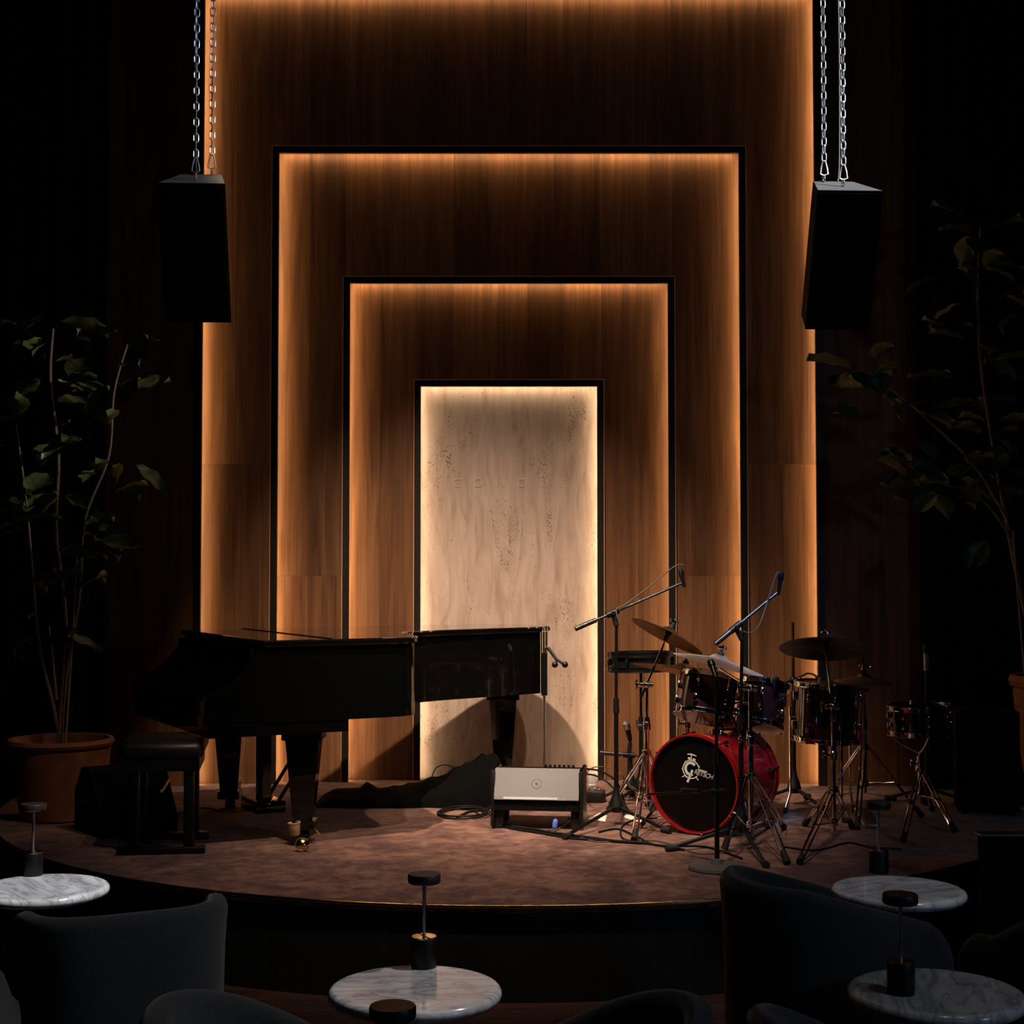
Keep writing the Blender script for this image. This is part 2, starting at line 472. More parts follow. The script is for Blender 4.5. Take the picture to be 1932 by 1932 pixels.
class MB:
    def __init__(s):
        s.v, s.f = [], []

    def add(s, vs, fs):
        o = len(s.v)
        s.v += [Vector(p) for p in vs]
        s.f += [[i + o for i in f] for f in fs]
        return s

    def box(s, c, d, M=None, bev=0.0):
        hx, hy, hz = d[0] / 2, d[1] / 2, d[2] / 2
        if bev <= 0:
            vs = [Vector((x, y, z)) for z in (-hz, hz) for y in (-hy, hy) for x in (-hx, hx)]
            fs = [[0, 2, 3, 1], [4, 5, 7, 6], [0, 1, 5, 4], [2, 6, 7, 3], [0, 4, 6, 2], [1, 3, 7, 5]]
        else:
            vs, fs = [], []
            rings = []
            b = bev
            def rect(x, y, z, c_):
                pts = []
                for sx, sy in ((1, 1), (-1, 1), (-1, -1), (1, -1)):
                    cx, cy = sx * (x - c_), sy * (y - c_)
                    if sx * sy > 0:
                        pts += [(cx + sx * c_, cy, z), (cx + sx * c_ * .7, cy + sy * c_ * .7, z), (cx, cy + sy * c_, z)]
                    else:
                        pts += [(cx, cy + sy * c_, z), (cx + sx * c_ * .7, cy + sy * c_ * .7, z), (cx + sx * c_, cy, z)]
                return pts
            for (z, ins) in ((-hz, b), (-hz + b * .3, b * .3), (-hz + b, 0), (hz - b, 0), (hz - b * .3, b * .3), (hz, b)):
                rings.append(rect(hx - ins, hy - ins, z, b))
            n = 12
            for r in rings:
                vs += [Vector(p) for p in r]
            for i in range(len(rings) - 1):
                for j in range(n):
                    k = (j + 1) % n
                    fs.append([i * n + j, i * n + k, (i + 1) * n + k, (i + 1) * n + j])
            fs.append(list(range(n))[::-1])
            fs.append(list(range((len(rings) - 1) * n, len(rings) * n)))
        c = Vector(c)
        if M is not None:
            vs = [M @ p for p in vs]
        return s.add([p + c for p in vs], fs)

    def seg(s, p0, p1, r0, r1=None, n=10, cap=True):
        r1 = r0 if r1 is None else r1
        p0, p1 = Vector(p0), Vector(p1)
        if (p1 - p0).length < 1e-6:
            return s
        x, y, d = frame_of(p1 - p0)
        vs, fs = [], []
        for p, r in ((p0, r0), (p1, r1)):
            for i in range(n):
                a = 2 * PI * i / n
                vs.append(p + x * math.cos(a) * r + y * math.sin(a) * r)
        for i in range(n):
            j = (i + 1) % n
            fs.append([i, j, n + j, n + i])
        if cap:
            fs += [list(range(n))[::-1], list(range(n, 2 * n))]
        return s.add(vs, fs)

    def path(s, pts, r, n=7, closed=False):
        pts = [Vector(p) for p in pts]
        m = len(pts)
        rr = r if isinstance(r, (list, tuple)) else [r] * m
        vs, fs = [], []
        t0 = (pts[1] - pts[0]).normalized()
        x, y, _ = frame_of(t0)
        for i, p in enumerate(pts):
            if closed:
                t = (pts[(i + 1) % m] - pts[i - 1])
            else:
                t = pts[min(i + 1, m - 1)] - pts[max(i - 1, 0)]
            t = t.normalized() if t.length > 1e-9 else t0
            q = t0.rotation_difference(t)
            x = q @ x
            y = q @ y
            t0 = t
            for k in range(n):
                a = 2 * PI * k / n
                vs.append(p + (x * math.cos(a) + y * math.sin(a)) * rr[i])
        for i in range(m if closed else m - 1):
            i2 = (i + 1) % m
            for k in range(n):
                k2 = (k + 1) % n
                fs.append([i * n + k, i * n + k2, i2 * n + k2, i2 * n + k])
        if not closed:
            fs += [list(range(n))[::-1], list(range((m - 1) * n, m * n))]
        return s.add(vs, fs)

    def lathe(s, prof, org=(0, 0, 0), axis=(0, 0, 1), n=32, a0=0.0, a1=2 * PI):
        x, y, d = frame_of(axis)
        if Vector(axis).normalized().z > 0.999:
            x, y, d = Vector((1, 0, 0)), Vector((0, 1, 0)), Vector((0, 0, 1))
        org = Vector(org)
        vs, fs = [], []
        for (r, z) in prof:
            for i in range(n):
                a = a0 + (a1 - a0) * i / n
                vs.append(org + x * r * math.cos(a) + y * r * math.sin(a) + d * z)
        for k in range(len(prof) - 1):
            for i in range(n):
                j = (i + 1) % n
                fs.append([k * n + i, k * n + j, (k + 1) * n + j, (k + 1) * n + i])
        if prof[0][0] > 1e-5:
            fs.append(list(range(n))[::-1])
        if prof[-1][0] > 1e-5:
            fs.append(list(range((len(prof) - 1) * n, len(prof) * n)))
        return s.add(vs, fs)

    def sphere(s, c, r, n=12, sc=(1, 1, 1)):
        prof = [(max(math.sin(PI * i / 8) * r, 1e-6 if i in (0, 8) else 0), -math.cos(PI * i / 8) * r) for i in range(9)]
        o = len(s.v)
        s.lathe(prof, (0, 0, 0), (0, 0, 1), n)
        c = Vector(c)
        for i in range(o, len(s.v)):
            p = s.v[i]
            s.v[i] = Vector((p.x * sc[0], p.y * sc[1], p.z * sc[2])) + c
        return s

    def torus(s, c, axis, R_, r_, n=40, m=8):
        x, y, d = frame_of(axis)
        c = Vector(c)
        vs, fs = [], []
        for i in range(n):
            a = 2 * PI * i / n
            u = x * math.cos(a) + y * math.sin(a)
            for j in range(m):
                b = 2 * PI * j / m
                vs.append(c + u * (R_ + r_ * math.cos(b)) + d * r_ * math.sin(b))
        for i in range(n):
            for j in range(m):
                i2, j2 = (i + 1) % n, (j + 1) % m
                fs.append([i * m + j, i2 * m + j, i2 * m + j2, i * m + j2])
        return s.add(vs, fs)

    def prism(s, poly, z0, z1, M=None):
        n = len(poly)
        vs = [Vector((p[0], p[1], z0)) for p in poly] + [Vector((p[0], p[1], z1)) for p in poly]
        if M is not None:
            vs = [M @ p for p in vs]
        fs = [[i, (i + 1) % n, n + (i + 1) % n, n + i] for i in range(n)]
        fs += [list(range(n))[::-1], list(range(n, 2 * n))]
        return s.add(vs, fs)

    def build(s, name, mat, parent=None, local=False, smooth=35, origin=None, color=None):
        me = bpy.data.meshes.new(name)
        vs = s.v
        o = bpy.data.objects.new(name, me)
        if parent is not None:
            o.parent = parent
            if not local:
                Mi = WM[parent.name].inverted()
                vs = [Mi @ p for p in vs]
            WM[o.name] = WM[parent.name].copy()
        else:
            if origin is None:
                xs = [p.x for p in vs]; ys = [p.y for p in vs]; zs = [p.z for p in vs]
                origin = Vector(((min(xs) + max(xs)) / 2, (min(ys) + max(ys)) / 2, min(zs)))
            origin = Vector(origin)
            if not local:
                vs = [p - origin for p in vs]
            o.location = origin
            WM[o.name] = Matrix.Translation(origin)
        me.from_pydata([tuple(p) for p in vs], [], s.f)
        me.update()
        if smooth:
            for p in me.polygons:
                p.use_smooth = True
            me.set_sharp_from_angle(angle=R(smooth))
        me.materials.append(MAT[mat])
        COL.objects.link(o)
        if color is not None:
            o.color = color
        return o


WM = {}


def tag(o, label, cat, group=None, kind=None):
    if label:
        o['label'] = label
    if cat:
        o['category'] = cat
    if group:
        o['group'] = group
    if kind:
        o['kind'] = kind
    return o


def thing(name, label, cat, loc, rotz=0.0, group=None, quat=None):
    o = bpy.data.objects.new(name, None)
    o.empty_display_size = 0.05
    M = Matrix.Translation(Vector(loc))
    if quat is not None:
        o.rotation_mode = 'QUATERNION'
        o.rotation_quaternion = quat
        M = M @ quat.to_matrix().to_4x4()
    else:
        o.rotation_euler = (0, 0, rotz)
        M = M @ Matrix.Rotation(rotz, 4, 'Z')
    o.location = loc
    COL.objects.link(o)
    WM[o.name] = M
    return tag(o, label, cat, group)


def struct(o):
    o['kind'] = 'structure'
    return o


def inst(src, parent, M=None, name=None):
    """copy of a part that shares its mesh; M = local matrix"""
    c = src.copy()
    COL.objects.link(c)
    c.parent = parent
    if M is not None:
        c.matrix_local = M
    return c


def copy_tree(root, loc, rotz):
    r = root.copy()
    COL.objects.link(r)
    r.location = loc
    r.rotation_euler = (0, 0, rotz)
    for ch in root.children:
        c = ch.copy()
        COL.objects.link(c)
        c.parent = r
        for g in ch.children:
            d = g.copy()
            COL.objects.link(d)
            d.parent = c
    return r


def crom(pts, k=6, closed=False):
    out = []
    n = len(pts)
    pts = [Vector(p) for p in pts]
    rng = range(n) if closed else range(n - 1)
    for i in rng:
        if closed:
            p0, p1, p2, p3 = pts[i - 1], pts[i], pts[(i + 1) % n], pts[(i + 2) % n]
        else:
            p0, p1, p2, p3 = pts[max(i - 1, 0)], pts[i], pts[i + 1], pts[min(i + 2, n - 1)]
        for j in range(k):
            t = j / k
            out.append(0.5 * ((2 * p1) + (-p0 + p2) * t + (2 * p0 - 5 * p1 + 4 * p2 - p3) * t * t + (-p0 + 3 * p1 - 3 * p2 + p3) * t ** 3))
    if not closed:
        out.append(pts[-1])
    return out


rnd = random.Random(7)

# ================================================================== STRUCTURE
XC = -0.02
MOD = 0.231
WALLZ = 5.75
floor = struct(MB().box((0, 4.8, -0.05), (13, 12.6, 0.1)).build('floor', 'dark_floor', smooth=0))
struct(MB().box((0, 4.8, WALLZ + 0.05), (13, 12.6, 0.1)).build('ceiling', 'ceiling_black', smooth=0))
struct(MB().box((-6.45, 4.8, WALLZ / 2), (0.1, 12.6, WALLZ)).build('wall_left', 'curtain', smooth=0))
struct(MB().box((6.45, 4.8, WALLZ / 2), (0.1, 12.6, WALLZ)).build('wall_right', 'curtain', smooth=0))
wall = struct(MB().box((0, 10.15, WALLZ / 2), (13, 0.1, WALLZ)).build('wall_back', 'mortar_dark', smooth=0))

# recessed layers: (plane depth Y of the layer's front)
PY = [9.52, 9.605, 9.69, 9.775, 9.86]
HW = [None, 1.975, 1.500, 1.043, 0.582]        # half width of the opening in front of layer i
HT = [None, 5.53, 4.495, 3.655, 2.985]         # top of the opening


def plank(x0, x1, z0, z1, y, tone):
    g = 0.0012
    m = MB().box(((x0 + x1) / 2, y + 0.011, (z0 + z1) / 2), (x1 - x0 - g, 0.022, z1 - z0 - g))
    o = m.build('plank', 'walnut', wall, smooth=0, color=(tone, rnd.random(), rnd.random(), 1))
    # move the mesh origin to the plank so that grain and tone differ
    c = Vector(((x0 + x1) / 2, y, z0))
    Mi = WM[wall.name].inverted()
    cl = Mi @ c
    for v in o.data.vertices:
        v.co -= cl
    o.location = cl
    return o


def cols(x0, x1, n):
    return [(x0 + (x1 - x0) * i / n, x0 + (x1 - x0) * (i + 1) / n) for i in range(n)]


def strip(x0, x1, n, joints, z0, z1, y, tones=None):
    k = 0
    for (a, b) in cols(x0, x1, n):
        zs = [z0] + [j for j in joints if z0 < j < z1] + [z1]
        for i in range(len(zs) - 1):
            t = tones[k % len(tones)] if tones else rnd.uniform(0.15, 0.95)
            k += 1
            plank(a, b, zs[i], zs[i + 1], y, t)


OV = 0.048
for i in (1, 2, 3):
    y = PY[i]
    bo, to = HW[i] + OV, HT[i] + OV
    bi, ti = HW[i + 1] + 0.03, HT[i + 1] + 0.03
    jz = {1: [2.46], 2: [1.735], 3: []}[i]
    L_t = {1: [.35, .8, .3, .55], 2: [.85, .75, .5, .2], 3: [.8, .4]}[i]
    strip(XC - bo, XC - bi, 2, jz, SZ, to, y, L_t)
    strip(XC + bi, XC + bo, 2, jz, SZ, to, y, [.6, .35, .75, .5])
    ntop = {1: 13, 2: 9, 3: 5}[i]
    strip(XC - bi, XC + bi, ntop, [], ti, to, y)
# surround beside and above the outer opening
strip(XC - 2.72, XC - HW[1] - 0.03, 3, [2.3], SZ, WALLZ, PY[0], [.4, .6, .5, .3, .55, .2])
strip(XC + HW[1] + 0.03, XC + 2.72, 3, [2.3], SZ, WALLZ, PY[0], [.5, .3, .35, .6, .45, .3])
strip(XC - HW[1] - 0.03, XC + HW[1] + 0.03, 17, [], HT[1] + 0.03, WALLZ, PY[0])
# stone slab in the middle
w = HW[4] + OV
slab = MB().box((XC, PY[4] + 0.02, (SZ + HT[4] + OV) / 2), (2 * w, 0.04, HT[4] + OV - SZ)).build('stone_slab', 'travertine', wall, smooth=0)
slab['label'] = 'pale pitted travertine slab'

TW = 0.042
for i in (1, 2, 3, 4):
    p = PY[i - 1]
    hw, ht = HW[i], HT[i]
    yf, yb = p - 0.018, p + 0.012
    m = MB()
    for sx in (-1, 1):
        m.box((XC + sx * (hw + TW / 2), (yf + yb) / 2, (SZ + ht + TW) / 2), (TW, yb - yf, ht + TW - SZ))
        m.box((XC + sx * (hw + OV + 0.006), (yb + PY[i]) / 2 + 0.01, (SZ + ht + TW) / 2), (0.010, PY[i] - yb + 0.02, ht + TW - SZ))
    m.box((XC, (yf + yb) / 2, ht + TW / 2), (2 * hw, yb - yf, TW))
    m.box((XC, (yb + PY[i]) / 2 + 0.01, ht + OV + 0.006), (2 * (hw + OV), PY[i] - yb + 0.02, 0.010))
    t = struct(m.build('trim_%d' % i, 'trim_dark', smooth=0))
    if i > 1:
        for sx in (-1, 1):
            MB().box((XC + sx * (hw + TW + 0.0025), p - 0.011, (SZ + ht + TW) / 2), (0.005, 0.020, ht + TW - SZ)).build('metal_bead', 'bronze_line', t, smooth=0)
        MB().box((XC, p - 0.011, ht + TW + 0.0025), (2 * (hw + TW) + 0.01, 0.020, 0.005)).build('metal_bead', 'bronze_line', t, smooth=0)
    lm = 'led_cream' if i == 4 else 'led_amber'
    for sx in (-1, 1):
        MB().box((XC + sx * (hw + 0.020), yb + 0.018, (SZ + ht) / 2), (0.012, 0.008, ht - SZ - 0.01)).build('led_strip', lm, t, smooth=0)
    MB().box((XC, yb + 0.018, ht + 0.020), (2 * hw, 0.008, 0.012)).build('led_strip', lm, t, smooth=0)

# shallow lettering cut on the slab


def text_mesh(txt, size, depth, shear=0.0, spacing=1.0):
    c = bpy.data.curves.new('lettering', 'FONT')
    c.body = txt
    c.size = size
    c.extrude = depth
    c.shear = shear
    c.space_character = spacing
    c.resolution_u = 4
    ob = bpy.data.objects.new('lettering', c)
    COL.objects.link(ob)
    bpy.context.view_layer.update()
    dg = bpy.context.evaluated_depsgraph_get()
    me = bpy.data.meshes.new_from_object(ob.evaluated_get(dg))
    bpy.data.objects.remove(ob)
    vs = [v.co.copy() for v in me.vertices]
    fs = [list(p.vertices) for p in me.polygons]
    bpy.data.meshes.remove(me)
    return vs, fs


vs, fs = text_mesh('CONOUS', 0.085, 0.004, 0, 2.85)
xm = (min(v.x for v in vs) + max(v.x for v in vs)) / 2
lt = MB().add([Vector((XC + (v.x - xm), PY[4] - v.z, v.y + U(960, 919, PY[4]).z)) for v in vs], [f[::-1] for f in fs])
lt.build('lettering', 'letter_stone', wall, smooth=0)

# ------------------------------------------------------------------ stage
SR, SYC = 3.0, 9.14
arc = [(SR * math.sin(a), SYC - SR * math.cos(a)) for a in [R(-90 + 180 * i / 96) for i in range(97)]]
outline = [(-SR, 9.49)] + arc + [(SR, 9.49)]
stage = thing('stage_platform', 'low curved stage platform with brown carpet and dark woven front', 'stage', (0, 6.2, 0))
m = MB()
n = len(outline)
m.prism(outline, SZ - 0.03, SZ)
m.prism([(XC - 2.75, 9.49), (XC + 2.75, 9.49), (XC + 2.75, 9.9), (XC - 2.75, 9.9)], SZ - 0.03, SZ - 0.0005)
ct = m.build('carpet', 'carpet', stage, smooth=30)
m = MB()
ins = [(x * 0.992, SYC + (y - SYC) * 0.992) for (x, y) in outline]
for i in range(len(ins) - 1):
    a, b = ins[i], ins[i + 1]
    m.add([(a[0], a[1], 0), (b[0], b[1], 0), (b[0], b[1], SZ - 0.03), (a[0], a[1], SZ - 0.03)], [[0, 1, 2, 3]])
m.add([(p[0], p[1], 0.0) for p in ins], [list(range(len(ins)))])
m.build('front_panel', 'fascia_weave', stage, smooth=30)
MB().path([(x * 1.001, SYC + (y - SYC) * 1.001, SZ - 0.004) for (x, y) in arc[6:-6]], 0.008, 8).build('edge_bead', 'brass', stage)

# ------------------------------------------------------------------ side curtains
for sx, nm in ((-1, 'left of the stage behind the potted fig'), (1, 'right of the stage behind the drums')):
    m = MB()
    xs = [2.58 + 3.7 * i / 240 for i in range(241)]
    vs, fs = [], []
    for i, x in enumerate(xs):
        y = 9.36 + 0.05 * math.sin(i * 0.62) + 0.02 * math.sin(i * 0.23 + 1)
        vs += [(sx * x, y, 0.005 if x > 3.02 else SZ + 0.005), (sx * x, y, WALLZ - 0.01)]
    for i in range(240):
        fs.append([2 * i, 2 * i + 2, 2 * i + 3, 2 * i + 1] if sx > 0 else [2 * i, 2 * i + 1, 2 * i + 3, 2 * i + 2])
    m.add(vs, fs)
    o = m.build('curtain', 'curtain', smooth=60)
    sd = o.modifiers.new('thick', 'SOLIDIFY')
    sd.thickness = 0.006
    tag(o, 'tall black pleated curtain ' + nm, 'curtain', 'stage curtains')

# ================================================================== GRAND PIANO
A = R(28)
PL = Vector((math.cos(A), math.sin(A), 0))
piano = thing('grand_piano', 'glossy black grand piano with closed lid standing on the left of the stage', 'piano', (-1.21, 7.27, SZ), A)
ZL = 1.03 - 0.0
oc = [(0, 1.49), (0.9, 1.49), (1.75, 1.49), (1.98, 1.46), (2.13, 1.36), (2.20, 1.20), (2.19, 1.04), (2.12, 0.95), (1.97, 0.89),
      (1.70, 0.835), (1.42, 0.775), (1.18, 0.70), (1.02, 0.605), (0.945, 0.48), (0.918, 0.33), (0.895, 0.18), (0.85, 0.072), (0.76, 0.018), (0.62, 0.0)]
curve = crom([Vector((u, v, 0)) for (u, v) in oc[2:]], 5)
lid_o = [(0, 0), (0, 1.49), (0.9, 1.49)] + [(p.x, p.y) for p in curve]
lid_o = lid_o[::-1]


def inset(poly, d):
    n = len(poly)
    out = []
    for i in range(n):
        p0, p1, p2 = Vector(poly[i - 1]), Vector(poly[i]), Vector(poly[(i + 1) % n])
        e1 = (p1 - p0).normalized(); e2 = (p2 - p1).normalized()
        nn = Vector((-(e1.y + e2.y), e1.x + e2.x))
        nn = nn.normalized() if nn.length > 1e-6 else Vector((0, 0))
        k = max(0.35, nn.dot(Vector((-e1.y, e1.x))))
        out.append((p1.x + nn.x * d / k, p1.y + nn.y * d / k))
    return out


def area(p):
    return sum(p[i - 1][0] * p[i][1] - p[i][0] * p[i - 1][1] for i in range(len(p)))


if area(lid_o) < 0:
    lid_o = lid_o[::-1]
body_o = inset(lid_o, 0.016)
rim_z0, rim_z1 = 0.625, ZL - 0.034
m = MB()
m.prism(body_o, rim_z0, rim_z1)
m.build('case', 'lacquer', piano, local=True, smooth=40)
# lid with rounded edge
m = MB()
n = len(lid_o)
rings = [(0.006, ZL - 0.032), (0.0, ZL - 0.027), (0.0, ZL - 0.008), (0.004, ZL - 0.002), (0.010, ZL)]
vs = []
for d, z in rings:
    vs += [(x, y, z) for (x, y) in inset(lid_o, d)]
fs = []
for k in range(len(rings) - 1):
    for i in range(n):
        j = (i + 1) % n
        fs.append([k * n + i, k * n + j, (k + 1) * n + j, (k + 1) * n + i])
fs += [list(range(n))[::-1], list(range((len(rings) - 1) * n, len(rings) * n))]
m.add(vs, fs)
m.build('lid', 'lacquer', piano, local=True, smooth=14)
MB().seg((0.36, 0.02, ZL + 0.001), (0.36, 1.47, ZL + 0.001), 0.004, n=6).build('lid_hinge', 'brass', piano, local=True)
# key bed, arms, fallboard, key slip
m = MB()
m.prism([(-0.27, 0.02), (0.45, 0.02), (0.45, 1.47), (-0.27, 1.47)][::1], 0.565, 0.655)
m.build('key_bed', 'lacquer', piano, local=True, smooth=0)
for v0 in (0.012, 1.40):
    poly = [(-0.275, 0.64), (0.02, 0.64), (0.02, ZL - 0.036), (-0.005, ZL - 0.06)] + \
           [(-0.005 - 0.27 * t, ZL - 0.06 - (ZL - 0.06 - 0.775) * (math.sin(t * PI / 2) ** 0.8)) for t in (0.08, 0.2, 0.4, 0.6, 0.8, 0.93)] + [(-0.275, 0.765)]
    M4 = Matrix(((1, 0, 0, 0), (0, 0, 1, 0), (0, 1, 0, 0), (0, 0, 0, 1)))
    MB().prism(poly, v0, v0 + 0.075, M4).build('key_arm', 'lacquer', piano, local=True, smooth=40)
MB().prism([(-0.262, 0.088), (-0.02, 0.088), (-0.02, 1.40), (-0.262, 1.40)], 0.655, 0.735).build('key_slip', 'lacquer', piano, local=True, smooth=0)
MB().box((-0.015, 0.745, 0.86), (0.02, 1.31, 0.26), Matrix.Rotation(R(-8), 3, 'Y')).build('fallboard', 'lacquer', piano, local=True, smooth=0)


def piano_leg(u, v, ztop):
    m = MB()
    M3 = Matrix.Rotation(-A, 3, 'Z')
    def sq(z, h):
        return [M3 @ Vector((sx * h, sy * h, 0)) + Vector((u, v, z)) for sx, sy in ((-1, -1), (1, -1), (1, 1), (-1, 1))]
    lv = [(ztop, 0.10), (ztop - 0.05, 0.10), (ztop - 0.055, 0.083), (0.12, 0.050), (0.115, 0.062), (0.075, 0.062)]
    vs, fs = [], []
    for z, h in lv:
        vs += sq(z, h)
    for k in range(len(lv) - 1):
        for i in range(4):
            j = (i + 1) % 4
            fs.append([k * 4 + i, (k + 1) * 4 + i, (k + 1) * 4 + j, k * 4 + j])
    fs += [[0, 1, 2, 3], [20 + 3, 20 + 2, 20 + 1, 20]]
    m.add(vs, fs)
    lg = m.build('leg', 'lacquer', piano, local=True, smooth=0)
    c = MB()
    c.seg((u - 0.02, v, 0.035), (u + 0.02, v, 0.035), 0.035, n=16)
    c.seg((u, v, 0.04), (u, v, 0.078), 0.016, n=10)
    cs = c.build('caster', 'black_metal', lg)
    for vert, p in zip(cs.data.vertices, c.v):
        vert.co = p
    return lg


piano_leg(0.27, 0.17, 0.575)
piano_leg(0.24, 1.30, 0.575)
piano_leg(1.93, 1.17, 0.63)
# pedal lyre
lyre = MB()
for v in (0.70, 0.79):
    lyre.box((0.25, v, 0.335), (0.045, 0.03, 0.47))
lyre.box((0.25, 0.745, 0.115), (0.17, 0.26, 0.065), bev=0.01)
ly = lyre.build('pedal_lyre', 'lacquer', piano, local=True, smooth=30)
for k in range(3):
    c = MB().box((0.10, 0.685 + 0.06 * k, 0.095), (0.15, 0.022, 0.010), bev=0.004)
    cs = c.build('pedal', 'brass', ly)
    for vert, p in zip(cs.data.vertices, c.v):
        vert.co = p
for v in (0.66, 0.83):
    MB().seg((0.30, v, 0.13), (0.62, v, 0.61), 0.010).build('lyre_brace', 'black_metal', piano, local=True)

# ------------------------------------------------------------------ piano bench
bench = thing('piano_bench', 'black padded piano bench with boxed legs pulled up to the keyboard', 'bench', (-1.73, 7.45, SZ), A * 0.3)
MB().box((0, 0, 0.50), (0.40, 0.50, 0.085), bev=0.03).build('seat_cushion', 'seat_vinyl', bench, local=True, smooth=50)
MB().box((0, 0, 0.43), (0.36, 0.46, 0.06)).build('apron', 'black_metal', bench, local=True, smooth=0)
for sy in (-1, 1):
    for sx in (-1, 1):
        MB().box((sx * 0.13, sy * 0.19, 0.22), (0.05, 0.05, 0.38), bev=0.006).build('leg', 'black_metal', bench, local=True)
    MB().box((0, sy * 0.19, 0.018), (0.42, 0.07, 0.036), bev=0.008).build('foot_rail', 'black_metal', bench, local=True)
MB().seg((-0.0, -0.19, 0.30), (-0.0, 0.19, 0.30), 0.008).build('stretcher', 'chrome', bench, local=True)

# ------------------------------------------------------------------ wedge monitor by the pot


def wedge(name, label, loc, rotz, w_=0.42, d_=0.36, h_=0.34):
    t = thing(name, label, 'speaker', loc, rotz)
    prof = [(-d_ / 2, 0), (d_ / 2, 0), (d_ / 2, h_ * 0.62), (d_ * 0.25, h_), (-d_ * 0.05, h_), (-d_ / 2, h_ * 0.25)]
    M4 = Matrix(((0, 0, 1, 0), (1, 0, 0, 0), (0, 1, 0, 0), (0, 0, 0, 1)))
    MB().prism(prof, -w_ / 2, w_ / 2, M4).build('cabinet', 'black_cab', t, local=True, smooth=0)
    a = math.atan2(h_ * 0.75, d_ * 0.45)
    c = Vector((0, (-d_ * 0.05 - d_ / 2) / 2, h_ * 0.625))
    M3 = Matrix.Rotation(a, 3, 'X')
    MB().box(c + M3 @ Vector((0, 0, 0.004)), (w_ * 0.92, math.hypot(h_ * 0.75, d_ * 0.45) * 0.92, 0.008), M3).build('grille', 'grille', t, local=True, smooth=0)
    for sx in (-1, 1):
        MB().box((sx * w_ / 2, d_ * 0.1, h_ * 0.5), (0.012, 0.12, 0.04), bev=0.004).build('handle', 'black_metal', t, local=True)
    return t


wedge('wedge_monitor', 'black wedge stage monitor leaning beside the left terracotta pot', (-2.04, 7.90, SZ), R(38))

# ------------------------------------------------------------------ front monitor with grey panel
mon = thing('stage_monitor', 'grey-fronted floor monitor with round badge beside the piano tail', 'speaker', S(1018, 1556), R(-7))
Mx = Matrix(((0, 0, 1, 0), (1, 0, 0, 0), (0, 1, 0, 0), (0, 0, 0, 1)))
prof = [(-0.165, 0.10), (0.16, 0.10), (0.16, 0.29), (-0.105, 0.305), (-0.165, 0.155)]
MB().prism(prof, -0.225, 0.225, Mx).build('cabinet', 'black_cab', mon, local=True, smooth=0)
ta = math.atan2(0.15, 0.06)
Mt = Matrix.Rotation(ta, 3, 'X')
pc = Vector((-0.0, -0.135, 0.23))
nrm = Mt @ Vector((0, 0, 1))
gp = MB().box(pc + nrm * 0.006 + Vector((0, 0, 0.004)), (0.45, 0.168, 0.012), Mt).build('front_panel', 'grey_panel', mon, local=True, smooth=0)
MB().box(Vector((0, -0.098, 0.309)), (0.452, 0.022, 0.012)).build('top_edge', 'grey_panel', mon, local=True, smooth=0)
b = MB()
b.torus(pc + nrm * 0.0125 + Mt @ Vector((0.0, 0.005, 0)), nrm, 0.026, 0.0014, 28, 6)
b.build('badge_ring', 'black_plastic', mon, local=True)
MB().lathe([(0.024, 0), (0.024, 0.002), (0.0001, 0.002)], pc + nrm * 0.0122 + Mt @ Vector((0.0, 0.005, 0)), nrm, 28).build('badge', 'grey_panel', mon, local=True)
b = MB()
b.torus(pc + nrm * 0.0148 + Mt @ Vector((0.0, 0.005, 0)), nrm, 0.005, 0.0013, 16, 6)
b.build('badge_mark', 'black_plastic', mon, local=True)
MB().box(pc + nrm * 0.0135 + Mt @ Vector((-0.03, -0.073, 0)), (0.29, 0.012, 0.004), Mt).build('light_bar', 'white_bar', mon, local=True, smooth=0)
MB().box(pc + nrm * 0.0126 + Mt @ Vector((-0.03, -0.073, 0)), (0.37, 0.016, 0.003), Mt).build('bar_backing', 'steel', mon, local=True, smooth=0)
for sx in (-1, 1):
    MB().box((sx * 0.235, -0.01, 0.16), (0.022, 0.30, 0.30), bev=0.008).build('side_cheek', 'black_plastic', mon, local=True)
    for sy in (-1, 1):
        MB().box((sx * 0.205, sy * 0.11, 0.05), (0.05, 0.05, 0.10), bev=0.008).build('foot', 'rubber', mon, local=True)
for k in range(7):
    MB().seg((0.03 + 0.025 * k, 0.04, 0.298), (0.03 + 0.025 * k, 0.04, 0.318), 0.007, n=10).build('knob', 'black_plastic', mon, local=True)

# ------------------------------------------------------------------ black cloth heap
hx0, hx1, hy0, hy1 = -1.15, -0.02, 8.62, 9.16
nx, ny = 90, 40
topx = [(0.0, 0.015), (0.08, 0.06), (0.2, 0.06), (0.25, 0.10), (0.31, 0.06), (0.4, 0.075), (0.5, 0.10), (0.62, 0.13), (0.75, 0.19), (0.85, 0.24), (0.94, 0.24), (1.0, 0.08)]


def interp(t, tb):
    for (a, b), (c, d) in zip(tb, tb[1:]):
        if a <= t <= c:
            k = (t - a) / (c - a)
            k = k * k * (3 - 2 * k)
            return b + (d - b) * k
    return tb[-1][1]


